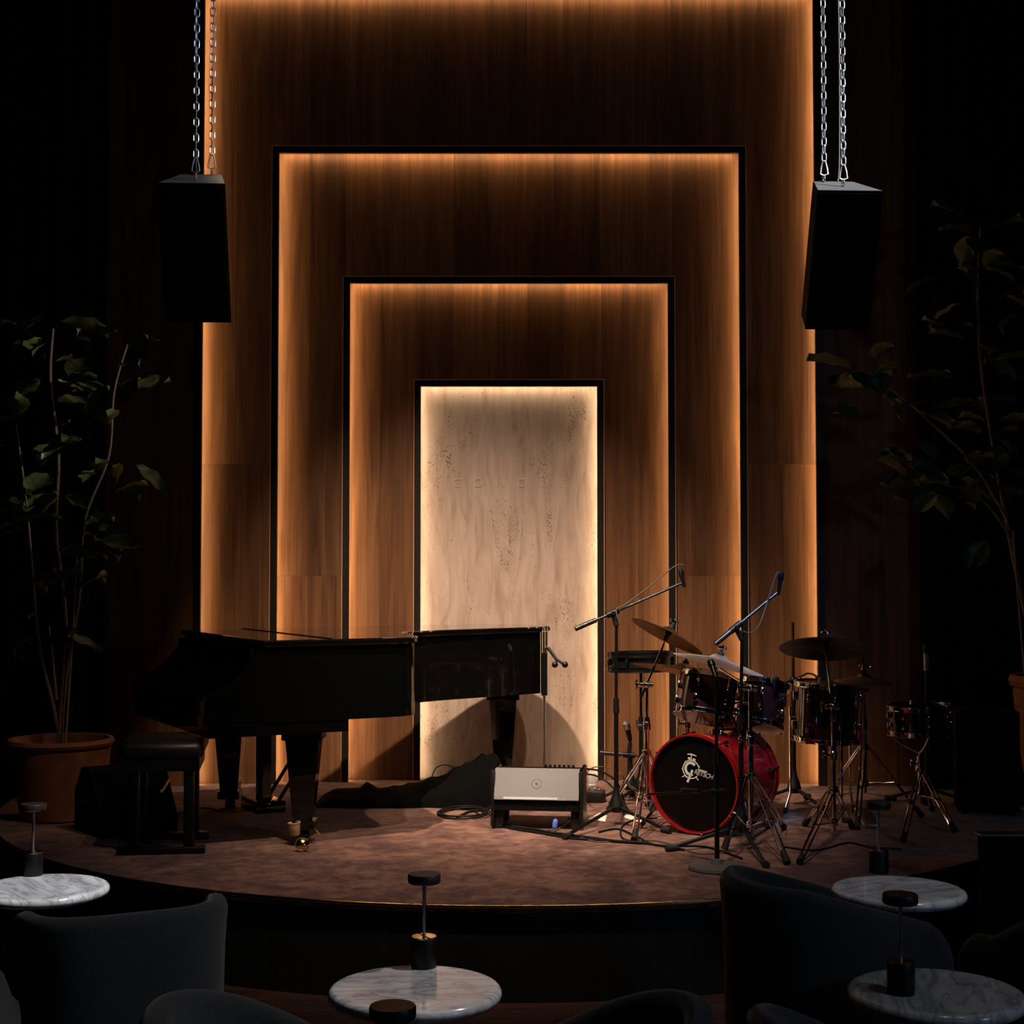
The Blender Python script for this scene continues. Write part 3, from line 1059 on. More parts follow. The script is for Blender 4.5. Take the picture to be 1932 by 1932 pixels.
vs, fs = [], []
for j in range(ny + 1):
    for i in range(nx + 1):
        u, v = i / nx, j / ny
        x = hx0 + (hx1 - hx0) * u
        y = hy0 + (hy1 - hy0) * v + 0.05 * noise.noise(Vector((u * 6, v * 2, 3)))
        h = interp(u, topx) * max(0.0, math.sin(PI * min(1, max(0, v)))) ** 0.55
        h *= 1.0 + 0.28 * noise.noise(Vector((x * 7, y * 7, 1.3))) + 0.12 * noise.noise(Vector((x * 19, y * 19, 4.3)))
        ed = min(u, 1 - u, v, 1 - v)
        z = SZ + 0.004 + max(0.0, h) * (1 if ed > 0.0 else 0)
        vs.append((x, y, z))
for j in range(ny):
    for i in range(nx):
        a = j * (nx + 1) + i
        fs.append([a, a + 1, a + nx + 2, a + nx + 1])
o = MB().add(vs, fs).build('piano_cover', 'cloth_black', smooth=60)
tag(o, 'black cloth piano cover heaped on the carpet under the piano tail', 'cloth')

# ================================================================== STAND HARDWARE


def mic_stand(name, label, base, pole_top, feet, boom=None, cat='mic stand', mat='black_metal', extra=None):
    t = thing(name, label, cat, (base[0], base[1], SZ))
    bx, by = base[0], base[1]
    hub = SZ + 0.10
    zt = pole_top.z
    zm = hub + (zt - hub) * 0.55
    MB().seg((bx, by, hub), (bx, by, zm), 0.0125, n=12).build('lower_tube', mat, t)
    dx = (pole_top.x - bx); dy = (pole_top.y - by)
    MB().seg((bx, by, zm - 0.02), pole_top, 0.0085, n=12).build('upper_tube', mat, t)
    MB().seg((bx, by, zm - 0.05), (bx, by, zm + 0.03), 0.018, 0.015, n=12).build('height_clutch', 'black_plastic', t)
    MB().lathe([(0.03, -0.03), (0.042, 0.0), (0.034, 0.03), (0.018, 0.075), (0.016, 0.10)], (bx, by, hub), (0, 0, 1), 18).build('base_hub', 'black_plastic', t)
    for f in feet:
        f = Vector(f)
        d = (f - Vector((bx, by, SZ))).normalized()
        lg = MB().seg(Vector((bx, by, hub - 0.005)) + d * 0.02, Vector((f.x, f.y, SZ + 0.016)), 0.0105, 0.0095, n=10).build('leg', mat, t)
        e = Vector((f.x, f.y, SZ + 0.017))
        MB().seg(e - d * 0.05, e + d * 0.012, 0.014, 0.017, n=12).build('rubber_foot', 'rubber', lg)
    if boom:
        p0, p1 = Vector(boom[0]), Vector(boom[1])
        d = (p1 - p0).normalized()
        MB().seg(p0, p1, 0.0075, n=14).build('boom_arm', 'boom_metal', t)
        MB().seg(p0 - d * 0.005, p0 + d * 0.12, 0.0135, n=14).build('counterweight', 'boom_metal', t)
        k = (pole_top - p0).dot(d)
        c = p0 + d * k
        MB().seg(c - d * 0.035, c + d * 0.035, 0.017, n=12).build('boom_clutch', 'black_plastic', t)
        MB().seg(pole_top + Vector((0, 0, -0.03)), c, 0.014, n=10).build('swivel', 'black_plastic', t)
        MB().seg(c + Vector((-0.0, -0.04, 0)), c + Vector((0, 0.02, 0)), 0.010, n=8).build('wing_screw', 'black_plastic', t)
    return t


def microphone(name, label, p0, p1, r=0.013, tip='black_metal', body='black_metal'):
    p0, p1 = Vector(p0), Vector(p1)
    t = thing(name, label, 'microphone', p0)
    d = (p1 - p0).normalized()
    L_ = (p1 - p0).length
    MB().seg(p0, p0 + d * L_ * 0.62, r * 0.75, r, n=12).build('body', body, t)
    MB().lathe([(r, 0), (r * 1.25, L_ * 0.04), (r * 1.3, L_ * 0.2), (r * 1.1, L_ * 0.33), (0.0005, L_ * 0.38)], p0 + d * L_ * 0.62, d, 14).build('grille', tip, t)
    return t


def hardware_stand(name, label, base, top, ang, hi=0.40, lo=0.16, spread=0.30, cat='cymbal stand', tiltpt=None, mat='chrome', extra=None, double=True, feet=None):
    """double braced tripod with pole; tiltpt = end of the boom arm"""
    t = thing(name, label, cat, (base[0], base[1], SZ))
    bx, by = base[0], base[1]
    B = Vector((bx, by, 0))
    zt = top.z
    z1 = SZ + hi + (zt - SZ - hi) * 0.45
    MB().seg((bx, by, SZ + lo - 0.05), (bx, by, z1), 0.0135, n=14).build('lower_tube', mat, t)
    MB().seg((bx, by, z1 - 0.02), (top.x, top.y, zt), 0.0095, n=12).build('upper_tube', mat, t)
    MB().lathe([(0.014, -0.045), (0.021, -0.04), (0.021, 0.0), (0.018, 0.004), (0.018, 0.028), (0.012, 0.03)], (bx, by, z1), (0, 0, 1), 16).build('height_clamp', mat, t)
    MB().seg((bx, by, z1 - 0.02), (bx - 0.05, by - 0.02, z1 - 0.012), 0.006, n=8).box((bx - 0.055, by - 0.022, z1 - 0.010), (0.012, 0.012, 0.045), bev=0.004).build('wing_nut', mat, t)
    MB().lathe([(0.016, -0.02), (0.026, -0.015), (0.026, 0.015), (0.016, 0.02)], (bx, by, SZ + hi), (0, 0, 1), 16).build('upper_collar', mat, t)
    MB().lathe([(0.016, -0.02), (0.024, -0.012), (0.024, 0.012), (0.016, 0.02)], (bx, by, SZ + lo), (0, 0, 1), 16).build('lower_collar', mat, t)
    for k in range(3):
        a = ang + k * 2 * PI / 3
        if feet and k < len(feet):
            a = math.atan2(feet[k][1] - by, feet[k][0] - bx)
            sp = math.hypot(feet[k][1] - by, feet[k][0] - bx)
        else:
            sp = spread
        d = Vector((math.cos(a), math.sin(a), 0))
        s_ = Vector((-d.y, d.x, 0)) * 0.011
        top_ = B + Vector((0, 0, SZ + hi)) + d * 0.024
        ft = B + Vector((0, 0, SZ + 0.02)) + d * sp
        m = MB()
        dn = (ft - top_).normalized()
        for sgn in ((-1, 1) if double else (0,)):
            m.path([top_ + s_ * sgn, top_ + s_ * sgn + dn * 0.04, ft + s_ * sgn - dn * 0.05, ft - dn * 0.02], 0.0055 if double else 0.008, 8)
        lg = m.build('leg', mat, t)
        mid = top_ + (ft - top_) * 0.52
        low = B + Vector((0, 0, SZ + lo)) + d * 0.022
        m = MB()
        for sgn in (-1, 1):
            m.seg(low + s_ * sgn * 0.7, mid + s_ * sgn * 0.7, 0.0045, n=7)
        m.seg(mid - s_ * 1.6, mid + s_ * 1.6, 0.006, n=8)
        m.build('brace', mat, t)
        MB().seg(ft - dn * 0.055, ft + dn * 0.012, 0.0145, 0.018, n=12).build('rubber_foot', 'rubber', lg)
    if tiltpt is not None:
        tp = Vector(tiltpt)
        tv = Vector((top.x, top.y, zt))
        d = (tp - tv)
        MB().seg(tv - d.normalized() * 0.09, tp, 0.0065, n=10).build('boom_arm', mat, t)
        x, y, _ = frame_of(d)
        MB().seg(tv - Vector((0.035, 0, 0)), tv + Vector((0.035, 0, 0)), 0.014, n=14).sphere(tv, 0.02).build('tilter', mat, t)
        MB().box(tv + Vector((-0.055, 0, 0)), (0.014, 0.016, 0.055), bev=0.006).seg(tv + Vector((-0.055, 0, 0)), tv, 0.006).build('wing_nut', mat, t)
    return t


def cymbal(name, label, c, r, nrm, mat, felt=True):
    nrm = Vector(nrm).normalized()
    q = Vector((0, 0, 1)).rotation_difference(nrm)
    t = thing(name, label, 'cymbal', c, quat=q)
    top = [(0.006, 0.030), (r * 0.10, 0.029), (r * 0.17, 0.022), (r * 0.21, 0.012), (r * 0.25, 0.008), (r * 0.6, -0.004), (r, -0.022)]
    prof = top + [(r, -0.0235)] + [(a, b - 0.0025) for a, b in top[::-1][1:]]
    o = MB().lathe(prof, (0, 0, 0), (0, 0, 1), 72).build('plate', mat, t, local=True, smooth=25)
    if felt:
        MB().lathe([(0.004, 0.028), (0.018, 0.029), (0.018, 0.045), (0.008, 0.046), (0.008, 0.06)], (0, 0, 0), (0, 0, 1), 16).build('felt', 'rubber', t, local=True)
        MB().box((0, 0, 0.068), (0.05, 0.01, 0.018), bev=0.004).seg((0, 0, 0.04), (0, 0, 0.085), 0.004, n=8).build('wing_nut', 'chrome', t, local=True)
        MB().lathe([(0.004, -0.05), (0.013, -0.05), (0.013, -0.012), (0.018, -0.010), (0.018, 0.018)], (0, 0, 0), (0, 0, 1), 16).build('sleeve', 'black_metal', t, local=True)
    return t


def drum(name, label, c, axis, r, depth, shell, head, hoop='chrome', nl=6, cat='drum', lugmat='chrome', roll=0.0, hoopw=0.012, hooph=0.03, lug_long=False):
    """axis points to the batter side; c = centre of the shell"""
    axis = Vector(axis).normalized()
    q = Vector((0, 0, 1)).rotation_difference(axis) @ Quaternion((0, 0, 1), roll)
    t = thing(name, label, cat, c, quat=q)
    h = depth / 2
    MB().lathe([(r - 0.008, -h), (r, -h), (r, h), (r - 0.008, h)], (0, 0, 0), (0, 0, 1), 56).build('shell', shell, t, local=True, smooth=30)
    hd = MB().lathe([(r + 0.004, h - 0.006), (r + 0.004, h + 0.002), (r - 0.006, h + 0.006), (0.001, h + 0.004)], (0, 0, 0), (0, 0, 1), 56).build('batter_head', head, t, local=True, smooth=30)
    MB().lathe([(0.001, -h - 0.004), (r - 0.006, -h - 0.006), (r + 0.004, -h - 0.002), (r + 0.004, -h + 0.006)], (0, 0, 0), (0, 0, 1), 56).build('resonant_head', head, t, local=True, smooth=30)
    for s_ in (1, -1):
        z0, z1 = (h - hooph * 0.45, h + hooph * 0.55) if s_ > 0 else (-h - hooph * 0.55, -h + hooph * 0.45)
        MB().lathe([(r + 0.005, z0), (r + 0.005 + hoopw, z0), (r + 0.005 + hoopw, z0 + 0.004), (r + 0.008 + hoopw * .4, z0 + 0.006), (r + 0.008 + hoopw * .4, z1 - 0.006), (r + 0.005 + hoopw, z1 - 0.003), (r + 0.005 + hoopw, z1), (r + 0.005, z1), (r + 0.005, z0)], (0, 0, 0), (0, 0, 1), 56).build('hoop', hoop, t, local=True, smooth=40)
    lug = MB()
    lh = min(0.05, depth * 0.22)
    if depth > 0.12:
        zc = h - lh * 1.35
        lug.box((r + 0.011, 0, zc), (0.022, 0.018, lh), bev=0.005)
        lug.seg((r + 0.015, 0, zc), (r + 0.015, 0, h + hooph * 0.6), 0.0035, n=6)
        lug.box((r + 0.014, 0, h + hooph * 0.5), (0.014, 0.014, 0.012), bev=0.003)
    else:
        lug.box((r + 0.011, 0, 0), (0.022, 0.018, depth * 0.5), bev=0.005)
        lug.seg((r + 0.015, 0, -h - 0.012), (r + 0.015, 0, h + 0.012), 0.0035, n=6)
    l0 = lug.build('lug', lugmat, t, local=True, smooth=30)
    for k in range(nl):
        M = Matrix.Rotation(2 * PI * k / nl, 4, 'Z')
        if k:
            inst(l0, t, M)
        if depth > 0.12:
            inst(l0, t, M @ Matrix.Rotation(PI, 4, 'X'))
    return t


# ================================================================== DRUM KIT
# bass drum
KR, KD = 0.242, 0.46
kn = Vector((-math.sin(R(34)), -math.cos(R(34)), 0))
kc_front = Vector((0.955, 7.78, SZ + KR + 0.022))
kick = drum('bass_drum', 'red bass drum with black front head and white emblem', kc_front - kn * (KD / 2), kn, KR, KD, 'red_shell', 'head_black', hoop='red_shell', nl=8, cat='drum', hoopw=0.010, hooph=0.05, roll=R(22))
MK = WM[kick.name]
# chrome inlay ring and spurs
for s_ in (1, -1):
    o = MB()
    o.torus((0, 0, s_ * (KD / 2 - 0.03)), (0, 0, 1), KR + 0.006, 0.004, 56, 6)
    o.build('tension_ring', 'chrome', kick, local=True)
side = Vector((kn.y, -kn.x, 0)) * -1.0
for s_ in (-1, 1):
    p0 = kc_front - kn * 0.12 + side * s_ * KR * 0.93 + Vector((0, 0, -KR * 0.32))
    p1 = Vector((p0.x, p0.y, 0)) + side * s_ * 0.10 + kn * 0.12 + Vector((0, 0, SZ + 0.012))
    sp = MB().seg(p0, p1, 0.0085, n=10).build('spur', 'chrome', kick)
    MB().seg(p1 + (p0 - p1).normalized() * 0.03, p1, 0.013, 0.011, n=10).build('rubber_foot', 'rubber', sp)
# emblem, drawn in the plane of the front head
ex = Vector((math.cos(R(34)), -math.sin(R(34)), 0))       # to the right when seen from the front
ez = Vector((0, 0, 1))
ec = kc_front + kn * 0.0085 + ex * (-0.020) + ez * 0.072


def E2(x, y, lift=0.0):
    return ec + ex * x + ez * y + kn * lift


def stroke(m, pts, w_):
    """flat ribbon with thickness"""
    n_ = len(pts)
    vs, fs = [], []
    for i, p in enumerate(pts):
        a = Vector(pts[max(i - 1, 0)]); b_ = Vector(pts[min(i + 1, n_ - 1)])
        d = (b_ - a).normalized()
        q = Vector((-d.y, d.x)) * (w_[i] if isinstance(w_, list) else w_) / 2
        for lf in (0.0, 0.0012):
            for sg in (-1, 1):
                vs.append(E2(p[0] + q.x * sg, p[1] + q.y * sg, lf))
    for i in range(n_ - 1):
        a, b_ = i * 4, i * 4 + 4
        fs += [[a + 2, a + 3, b_ + 3, b_ + 2], [a, a + 2, b_ + 2, b_], [a + 3, a + 1, b_ + 1, b_ + 3]]
    fs += [[0, 1, 3, 2], [n_ * 4 - 4, n_ * 4 - 2, n_ * 4 - 1, n_ * 4 - 3]]
    m.add(vs, fs)


def arcp(cx, cy, rx, ry, a0, a1, k=40):
    return [(cx + rx * math.cos(R(a0 + (a1 - a0) * i / k)), cy + ry * math.sin(R(a0 + (a1 - a0) * i / k))) for i in range(k + 1)]


m = MB()
stroke(m, arcp(0, 0, 0.047, 0.047, 12, 318, 60), 0.0055)
stroke(m, arcp(-0.002, 0.003, 0.0295, 0.031, 38, 292, 40), 0.0135)
stroke(m, [(0.0085, -0.003), (-0.0215, -0.068)], 0.0125)
stroke(m, [(-0.022, 0.078), (0.004, 0.078), (0.032, 0.071)], [0.0035, 0.0085, 0.0035])
stroke(m, [(0.003, 0.079), (0.001, 0.049)], 0.0045)
stroke(m, [(-0.017, 0.058), (-0.003, 0.055)], 0.011)
stroke(m, [(0.010, 0.054), (0.026, 0.049)], 0.011)
stroke(m, [(-0.034, -0.033), (-0.052, -0.043)], 0.0045)
stroke(m, [(0.028, -0.039), (0.043, -0.053)], 0.0045)
for a in (20, 75, 130, 180, 235):
    stroke(m, [(0.047 * math.cos(R(a)), 0.047 * math.sin(R(a))), (0.053 * math.cos(R(a)), 0.053 * math.sin(R(a)))], 0.007)
stroke(m, [(0.040, 0.0035), (0.092, -0.007)], 0.0058)
m.build('emblem', 'white_print', kick, smooth=0)
vs, fs = text_mesh('RETSCH', 0.034, 0.0006, 0.25, 0.88)
a = R(-12)
m = MB().add([E2(0.0155 + (v.x * 0.98 * math.cos(a) - v.y * math.sin(a)), -0.020 + (v.x * math.sin(a) + v.y * math.cos(a)), v.z + 0.0006) for v in vs], fs)
m.build('lettering', 'white_print', kick, smooth=0)

# rack toms on a holder rising from the bass drum
t1c = U(1335, 1317, 8.02)
t2c = U(1437, 1331, 8.12)
drum('rack_tom', 'dark rack tom nearest the boom mic stand, above the bass drum', t1c, (0.22, 0.30, 1), 0.148, 0.20, 'plum_shell', 'head_grey', nl=6)
drum('rack_tom', 'dark plum rack tom with lit shell, right of the first tom', t2c, (0.20, 0.30, 1), 0.122, 0.22, 'plum_shell', 'head_grey', nl=6, roll=0.3)
th = thing('tom_holder', 'chrome double tom holder mounted on top of the bass drum', 'tom holder', (1.10, 8.0, SZ + 2 * KR + 0.02))
hb = Vector((1.10, 8.0, SZ + 2 * KR + 0.03))
MB().seg(hb - Vector((0, 0, 0.03)), hb + Vector((0, 0, 0.16)), 0.0125, n=12).build('post', 'chrome', th)
MB().box(hb + Vector((0, 0, -0.005)), (0.06, 0.05, 0.03), bev=0.008).build('mount', 'chrome', th)
MB().path([hb + Vector((0, 0, 0.14)), hb + Vector((-0.02, 0.02, 0.15)), t1c + Vector((0.15, -0.02, -0.06))], 0.008, 8).build('tom_arm', 'chrome', th)
MB().path([hb + Vector((0, 0, 0.14)), hb + Vector((0.05, 0.02, 0.15)), t2c + Vector((-0.13, -0.02, -0.06))], 0.008, 8).build('tom_arm', 'chrome', th)
MB().sphere(hb + Vector((0, 0, 0.15)), 0.022).build('clamp', 'chrome', th)
MB().path([hb + Vector((0.10, -0.1, 0.16)), hb + Vector((0.165, -0.1, 0.15)), hb + Vector((0.175, -0.1, 0.165)), hb + Vector((0.178, -0.1, 0.21))], 0.006, 8).seg(hb + Vector((0.10, -0.1, 0.16)), hb + Vector((0.0, 0, 0.12)), 0.006).build('l_rod', 'chrome', th)

# floor tom
ftc = U(1560, 1342, 8.36)
ftm = drum('floor_tom', 'dark floor tom on three legs under the high cymbal', ftc, (0.04, -0.03, 1), 0.172, 0.30, 'plum_shell', 'head_black', nl=8)
for k in range(3):
    a = R(40 + 120 * k)
    d = Vector((math.cos(a), math.sin(a), 0))
    p = Vector((ftc.x, ftc.y, 0)) + d * 0.205
    lg = MB().path([(p.x, p.y, ftc.z + 0.02), (p.x, p.y, SZ + 0.12), (p.x + d.x * 0.03, p.y + d.y * 0.03, SZ + 0.02)], 0.0065, 8).build('leg', 'chrome', ftm)
    MB().seg((p.x + d.x * 0.03, p.y + d.y * 0.03, SZ + 0.035), (p.x + d.x * 0.033, p.y + d.y * 0.033, SZ + 0.001), 0.013, n=10).build('rubber_foot', 'rubber', lg)
    MB().box((p.x - d.x * 0.01, p.y - d.y * 0.01, ftc.z - 0.06), (0.03, 0.03, 0.05), bev=0.006).build('leg_bracket', 'chrome', ftm)

# snare on its basket stand
snc = U(1735, 1357, 8.40)
drum('snare_drum', 'shallow snare drum with dark red shell at the right end of the kit', snc, (-0.03, -0.02, 1), 0.163, 0.135, 'plum_shell', 'head_black', nl=8)
ss = hardware_stand('snare_stand', 'low chrome basket stand under the snare drum', (snc.x, snc.y), Vector((snc.x, snc.y, snc.z - 0.18)), R(200), hi=0.26, lo=0.11, spread=0.27, cat='drum stand', feet=[S(1800, 1572), S(1705, 1590), S(1745, 1520)])
for k in range(3):
    a = R(30 + 120 * k)
    d = Vector((math.cos(a), math.sin(a), 0))
    c = Vector((snc.x, snc.y, snc.z - 0.19))
    MB().path([c, c + d * 0.10 + Vector((0, 0, 0.045)), c + d * 0.172 + Vector((0, 0, 0.095)), c + d * 0.178 + Vector((0, 0, 0.125))], 0.0065, 8).build('basket_arm', 'chrome', ss)

# tilted crash on the left stand
c1 = U(1262, 1194, 8.15)
n1 = Vector((0.46, 0.14, 0.87))
cymbal('crash_cymbal', 'steeply tilted crash cymbal at the left side of the kit', c1, 0.215, n1, 'cymbal_brown')
b1 = S(1221, 1553)
k1 = Vector((b1.x, b1.y, U(1220, 1292, b1.y).z))
hardware_stand('cymbal_stand', 'chrome tripod stand holding the steeply tilted crash cymbal', (b1.x, b1.y), k1, R(250), hi=0.38, lo=0.14, tiltpt=c1 - n1.normalized() * 0.03, spread=0.26,
               feet=[S(1197, 1588), S(1150, 1532), S(1262, 1540)])
# wide bright cymbal over the toms
c2 = U(1357, 1246, 7.92)
n2 = Vector((0.235, -0.035, 0.97))
cymbal('crash_cymbal', 'broad pale cymbal tipping right above the rack toms', c2, 0.246, n2, 'cymbal_bright')
b2 = S(1417, 1603)
k2 = Vector((b2.x, b2.y, U(1413, 1298, b2.y).z))
hardware_stand('cymbal_stand', 'chrome tripod stand with double legs in front of the red bass drum', (b2.x, b2.y), k2, R(285), hi=0.36, lo=0.12, tiltpt=c2 - n2.normalized() * 0.04, spread=0.24,
               feet=[S(1484, 1632), S(1368, 1606), S(1478, 1566)])
# brown cymbal behind it
c3 = U(1292, 1262, 8.32)
n3 = Vector((0.18, 0.10, 0.975))
cymbal('ride_cymbal', 'wide brown cymbal behind the chrome boom, left of the toms', c3, 0.285, n3, 'cymbal_brown')
b3 = Vector((c3.x + 0.05, 8.62, SZ))
hardware_stand('cymbal_stand', 'chrome stand behind the bass drum holding the wide brown cymbal', (b3.x, b3.y), Vector((b3.x, b3.y, c3.z - 0.12)), R(80), hi=0.34, lo=0.12, tiltpt=c3 - n3.normalized() * 0.035, spread=0.24)
# high dark cymbal on the right
c4 = U(1558, 1217, 8.00)
n4 = Vector((0.07, 0.30, 0.95))
cymbal('ride_cymbal', 'high dark cymbal seen from below over the floor tom', c4, 0.247, n4, 'cymbal_dark')
b4 = S(1573, 1577)
k4 = Vector((b4.x, b4.y, U(1570, 1333, b4.y).z))
hardware_stand('cymbal_stand', 'chrome tripod stand holding the high dark cymbal', (b4.x, b4.y), k4, R(230), hi=0.24, lo=0.07, tiltpt=c4 - n4.normalized() * 0.04, spread=0.27, mat='chrome',
               feet=[S(1510, 1632), S(1607, 1565), S(1520, 1560)])
# hi-hat
hc = U(1629, 1284, 8.22)
cymbal('hi_hat_cymbal', 'upper hi-hat cymbal of the closed pair at the right', hc + Vector((0, 0, 0.012)), 0.158, (0.02, -0.01, 1), 'cymbal_dark')
cymbal('hi_hat_cymbal', 'lower hi-hat cymbal of the closed pair at the right', hc + Vector((0, 0, -0.034)), 0.158, (0.02, 0.99 * 0.0, -1), 'cymbal_dark', felt=False)
hh = hardware_stand('hi_hat_stand', 'chrome hi-hat stand with pedal under the closed pair of cymbals', (hc.x, hc.y), Vector((hc.x, hc.y, hc.z - 0.07)), R(250), hi=0.40, lo=0.20, spread=0.33, cat='hi-hat stand')
MB().seg((hc.x, hc.y, hc.z - 0.1), (hc.x, hc.y, hc.z + 0.16), 0.0042, n=8).build('pull_rod', 'chrome', hh)
MB().seg((hc.x, hc.y, hc.z + 0.04), (hc.x, hc.y, hc.z + 0.09), 0.012, n=10).box((hc.x + 0.03, hc.y - 0.01, hc.z + 0.075), (0.04, 0.01, 0.018), bev=0.004).build('clutch', 'chrome', hh)
MB().box((hc.x - 0.03, hc.y - 0.17, SZ + 0.045), (0.085, 0.26, 0.012), Matrix.Rotation(R(12), 3, 'X'), bev=0.004).build('foot_pedal', 'steel', hh)

# shallow black drum on a stand at the back left
pdc = U(1209, 1248, 8.85)
pd = drum('percussion_pad', 'flat round black drum on a dark stand behind the tilted cymbal', pdc, (-0.02, 0.02, 1), 0.178, 0.085, 'black_plastic', 'head_black', hoop='black_metal', nl=6, lugmat='black_metal')
ps = mic_stand('pad_stand', 'dark tripod stand under the flat round black drum', (pdc.x, pdc.y), Vector((pdc.x, pdc.y, pdc.z - 0.05)), [(pdc.x + 0.24 * math.cos(R(a)), pdc.y + 0.24 * math.sin(R(a)), SZ) for a in (100, 220, 340)], cat='drum stand')

# ------------------------------------------------------------------ microphone stands
ms1 = S(1163, 1556)
top1 = U(1163, 1170, ms1.y)
bA, bB = U(1087, 1186, ms1.y - 0.03), U(1287, 1100, ms1.y + 0.105)
mic_stand('mic_stand', 'black boom mic stand left of the drums, its arm rising to the right', (ms1.x, ms1.y), top1, [S(1066, 1584), S(1262, 1573), S(1178, 1530)], (bA, bB))
microphone('overhead_microphone', 'slim black microphone at the end of the left boom arm', U(1291, 1108, ms1.y + 0.10), U(1283, 1074, ms1.y + 0.12))
cb = crom([U(1168, 1172, ms1.y - 0.01), U(1163, 1150, ms1.y), U(1180, 1140, ms1.y + .02), U(1225, 1107, ms1.y + .08), U(1272, 1069, ms1.y + .12), U(1290, 1066, ms1.y + .12)], 6)
tag(MB().path(cb, 0.0035, 6).build('microphone_cable', 'cable_grey', None), 'thin cable looping along the left boom arm', 'cable')

ms2 = S(1399, 1596)
top2 = U(1400, 1196, ms2.y)
bA, bB = U(1351, 1214, ms2.y - 0.02), U(1466, 1119, ms2.y + 0.08)
mic_stand('mic_stand', 'black boom mic stand in front of the bass drum with blue-lit arm', (ms2.x, ms2.y), top2, [S(1261, 1607), S(1445, 1638), S(1452, 1562)], (bA, bB))
microphone('overhead_microphone', 'slim black microphone at the end of the blue-lit boom arm', bB + Vector((0.005, 0.0, -0.01)), U(1474, 1078, ms2.y + 0.09))
cb = crom([U(1472, 1080, ms2.y + .08), U(1464, 1086, ms2.y + .07), U(1448, 1135, ms2.y + .05), U(1432, 1180, ms2.y), U(1415, 1194, ms2.y), U(1402, 1190, ms2.y)], 6)
tag(MB().path(cb, 0.0032, 6).build('microphone_cable', 'cable_grey', None), 'thin cable hanging from the blue-lit boom arm', 'cable')

# round base stand
rb = S(1353, 1640)
rs = thing('round_base_stand', 'straight black stand on a round base at the front of the carpet', 'mic stand', rb)
MB().lathe([(0.128, 0.0), (0.132, 0.006), (0.128, 0.018), (0.03, 0.026), (0.022, 0.045), (0.012, 0.05)], rb, (0, 0, 1), 40).build('base_plate', 'cab_top', rs)
rtop = U(1353, 1275, rb.y)
MB().seg((rb.x, rb.y, SZ + 0.04), (rb.x, rb.y, SZ + 0.52), 0.0115, n=12).build('lower_tube', 'black_metal', rs)
MB().seg((rb.x, rb.y, SZ + 0.50), (rb.x, rb.y, rtop.z), 0.008, n=12).build('upper_tube', 'black_metal', rs)
MB().seg((rb.x, rb.y, SZ + 0.48), (rb.x, rb.y, SZ + 0.55), 0.017, 0.014, n=12).build('height_clutch', 'black_plastic', rs)
ph = U(1353, 1493, rb.y)
MB().seg(U(1376, 1492, rb.y + 0.0), U(1222, 1498, rb.y + 0.22), 0.0055, n=8).seg(ph - Vector((0.03, 0, 0)), ph + Vector((0.03, 0, 0)), 0.014).build('short_boom', 'black_metal', rs)
microphone('kick_microphone', 'small black microphone on the short boom before the bass drum', U(1318, 1492, rb.y + 0.06), U(1285, 1492, rb.y + 0.16), r=0.011)
microphone('short_microphone', 'short black microphone on top of the round base stand', (rb.x, rb.y, rtop.z - 0.01), (rb.x - 0.02, rb.y + 0.06, rtop.z + 0.07), r=0.014)

# low mic stand behind, left of the cymbal stand
lm = S(1189, 1512)
mic_stand('low_mic_stand', 'low black mic stand behind the left cymbal stand', (lm.x, lm.y), U(1189, 1392, lm.y), [(lm.x + 0.2 * math.cos(R(a)), lm.y + 0.2 * math.sin(R(a)), SZ) for a in (80, 190, 310)], (U(1134, 1420, lm.y), U(1216, 1427, lm.y)))
microphone('silver_microphone', 'short microphone with round silver grille on the low stand', U(1189, 1396, lm.y), U(1181, 1362, lm.y - 0.05), r=0.019, tip='steel')

# mic stand behind the floor tom with bent arm
tm = Vector((U(1496, 1200, 8.75).x, 8.75, SZ))
tms = mic_stand('mic_stand', 'thin upright black mic stand behind the floor tom', (tm.x, tm.y), U(1496, 1174, 8.75), [(tm.x + 0.25 * math.cos(R(a)), tm.y + 0.25 * math.sin(R(a)), SZ) for a in (60, 180, 300)])
MB().path([U(1450, 1297, 8.7), U(1496, 1283, 8.75), U(1524, 1270, 8.72), U(1534, 1272, 8.7), U(1556, 1287, 8.66)], 0.006, 8).sphere(U(1496, 1283, 8.75), 0.024).build('bent_arm', 'black_metal', tms)
microphone('tom_microphone', 'small black microphone on the bent arm over the floor tom', U(1540, 1277, 8.69), U(1560, 1290, 8.63), r=0.013)
microphone('tom_microphone', 'small black microphone clipped to the right rack tom', U(1460, 1306, 8.0), U(1466, 1276, 8.0), r=0.011)
# vocal mic far right
vm = Vector((U(1747, 1250, 8.75).x, 8.75, SZ))
mic_stand('mic_stand', 'straight dark mic stand behind the snare drum', (vm.x, vm.y), U(1747, 1262, 8.75), [(vm.x + 0.25 * math.cos(R(a)), vm.y + 0.25 * math.sin(R(a)), SZ) for a in (20, 140, 260)])
microphone('vocal_microphone', 'upright microphone with grey ring behind the snare drum', U(1747, 1264, 8.75), U(1748, 1212, 8.70), r=0.018, body='zinc')
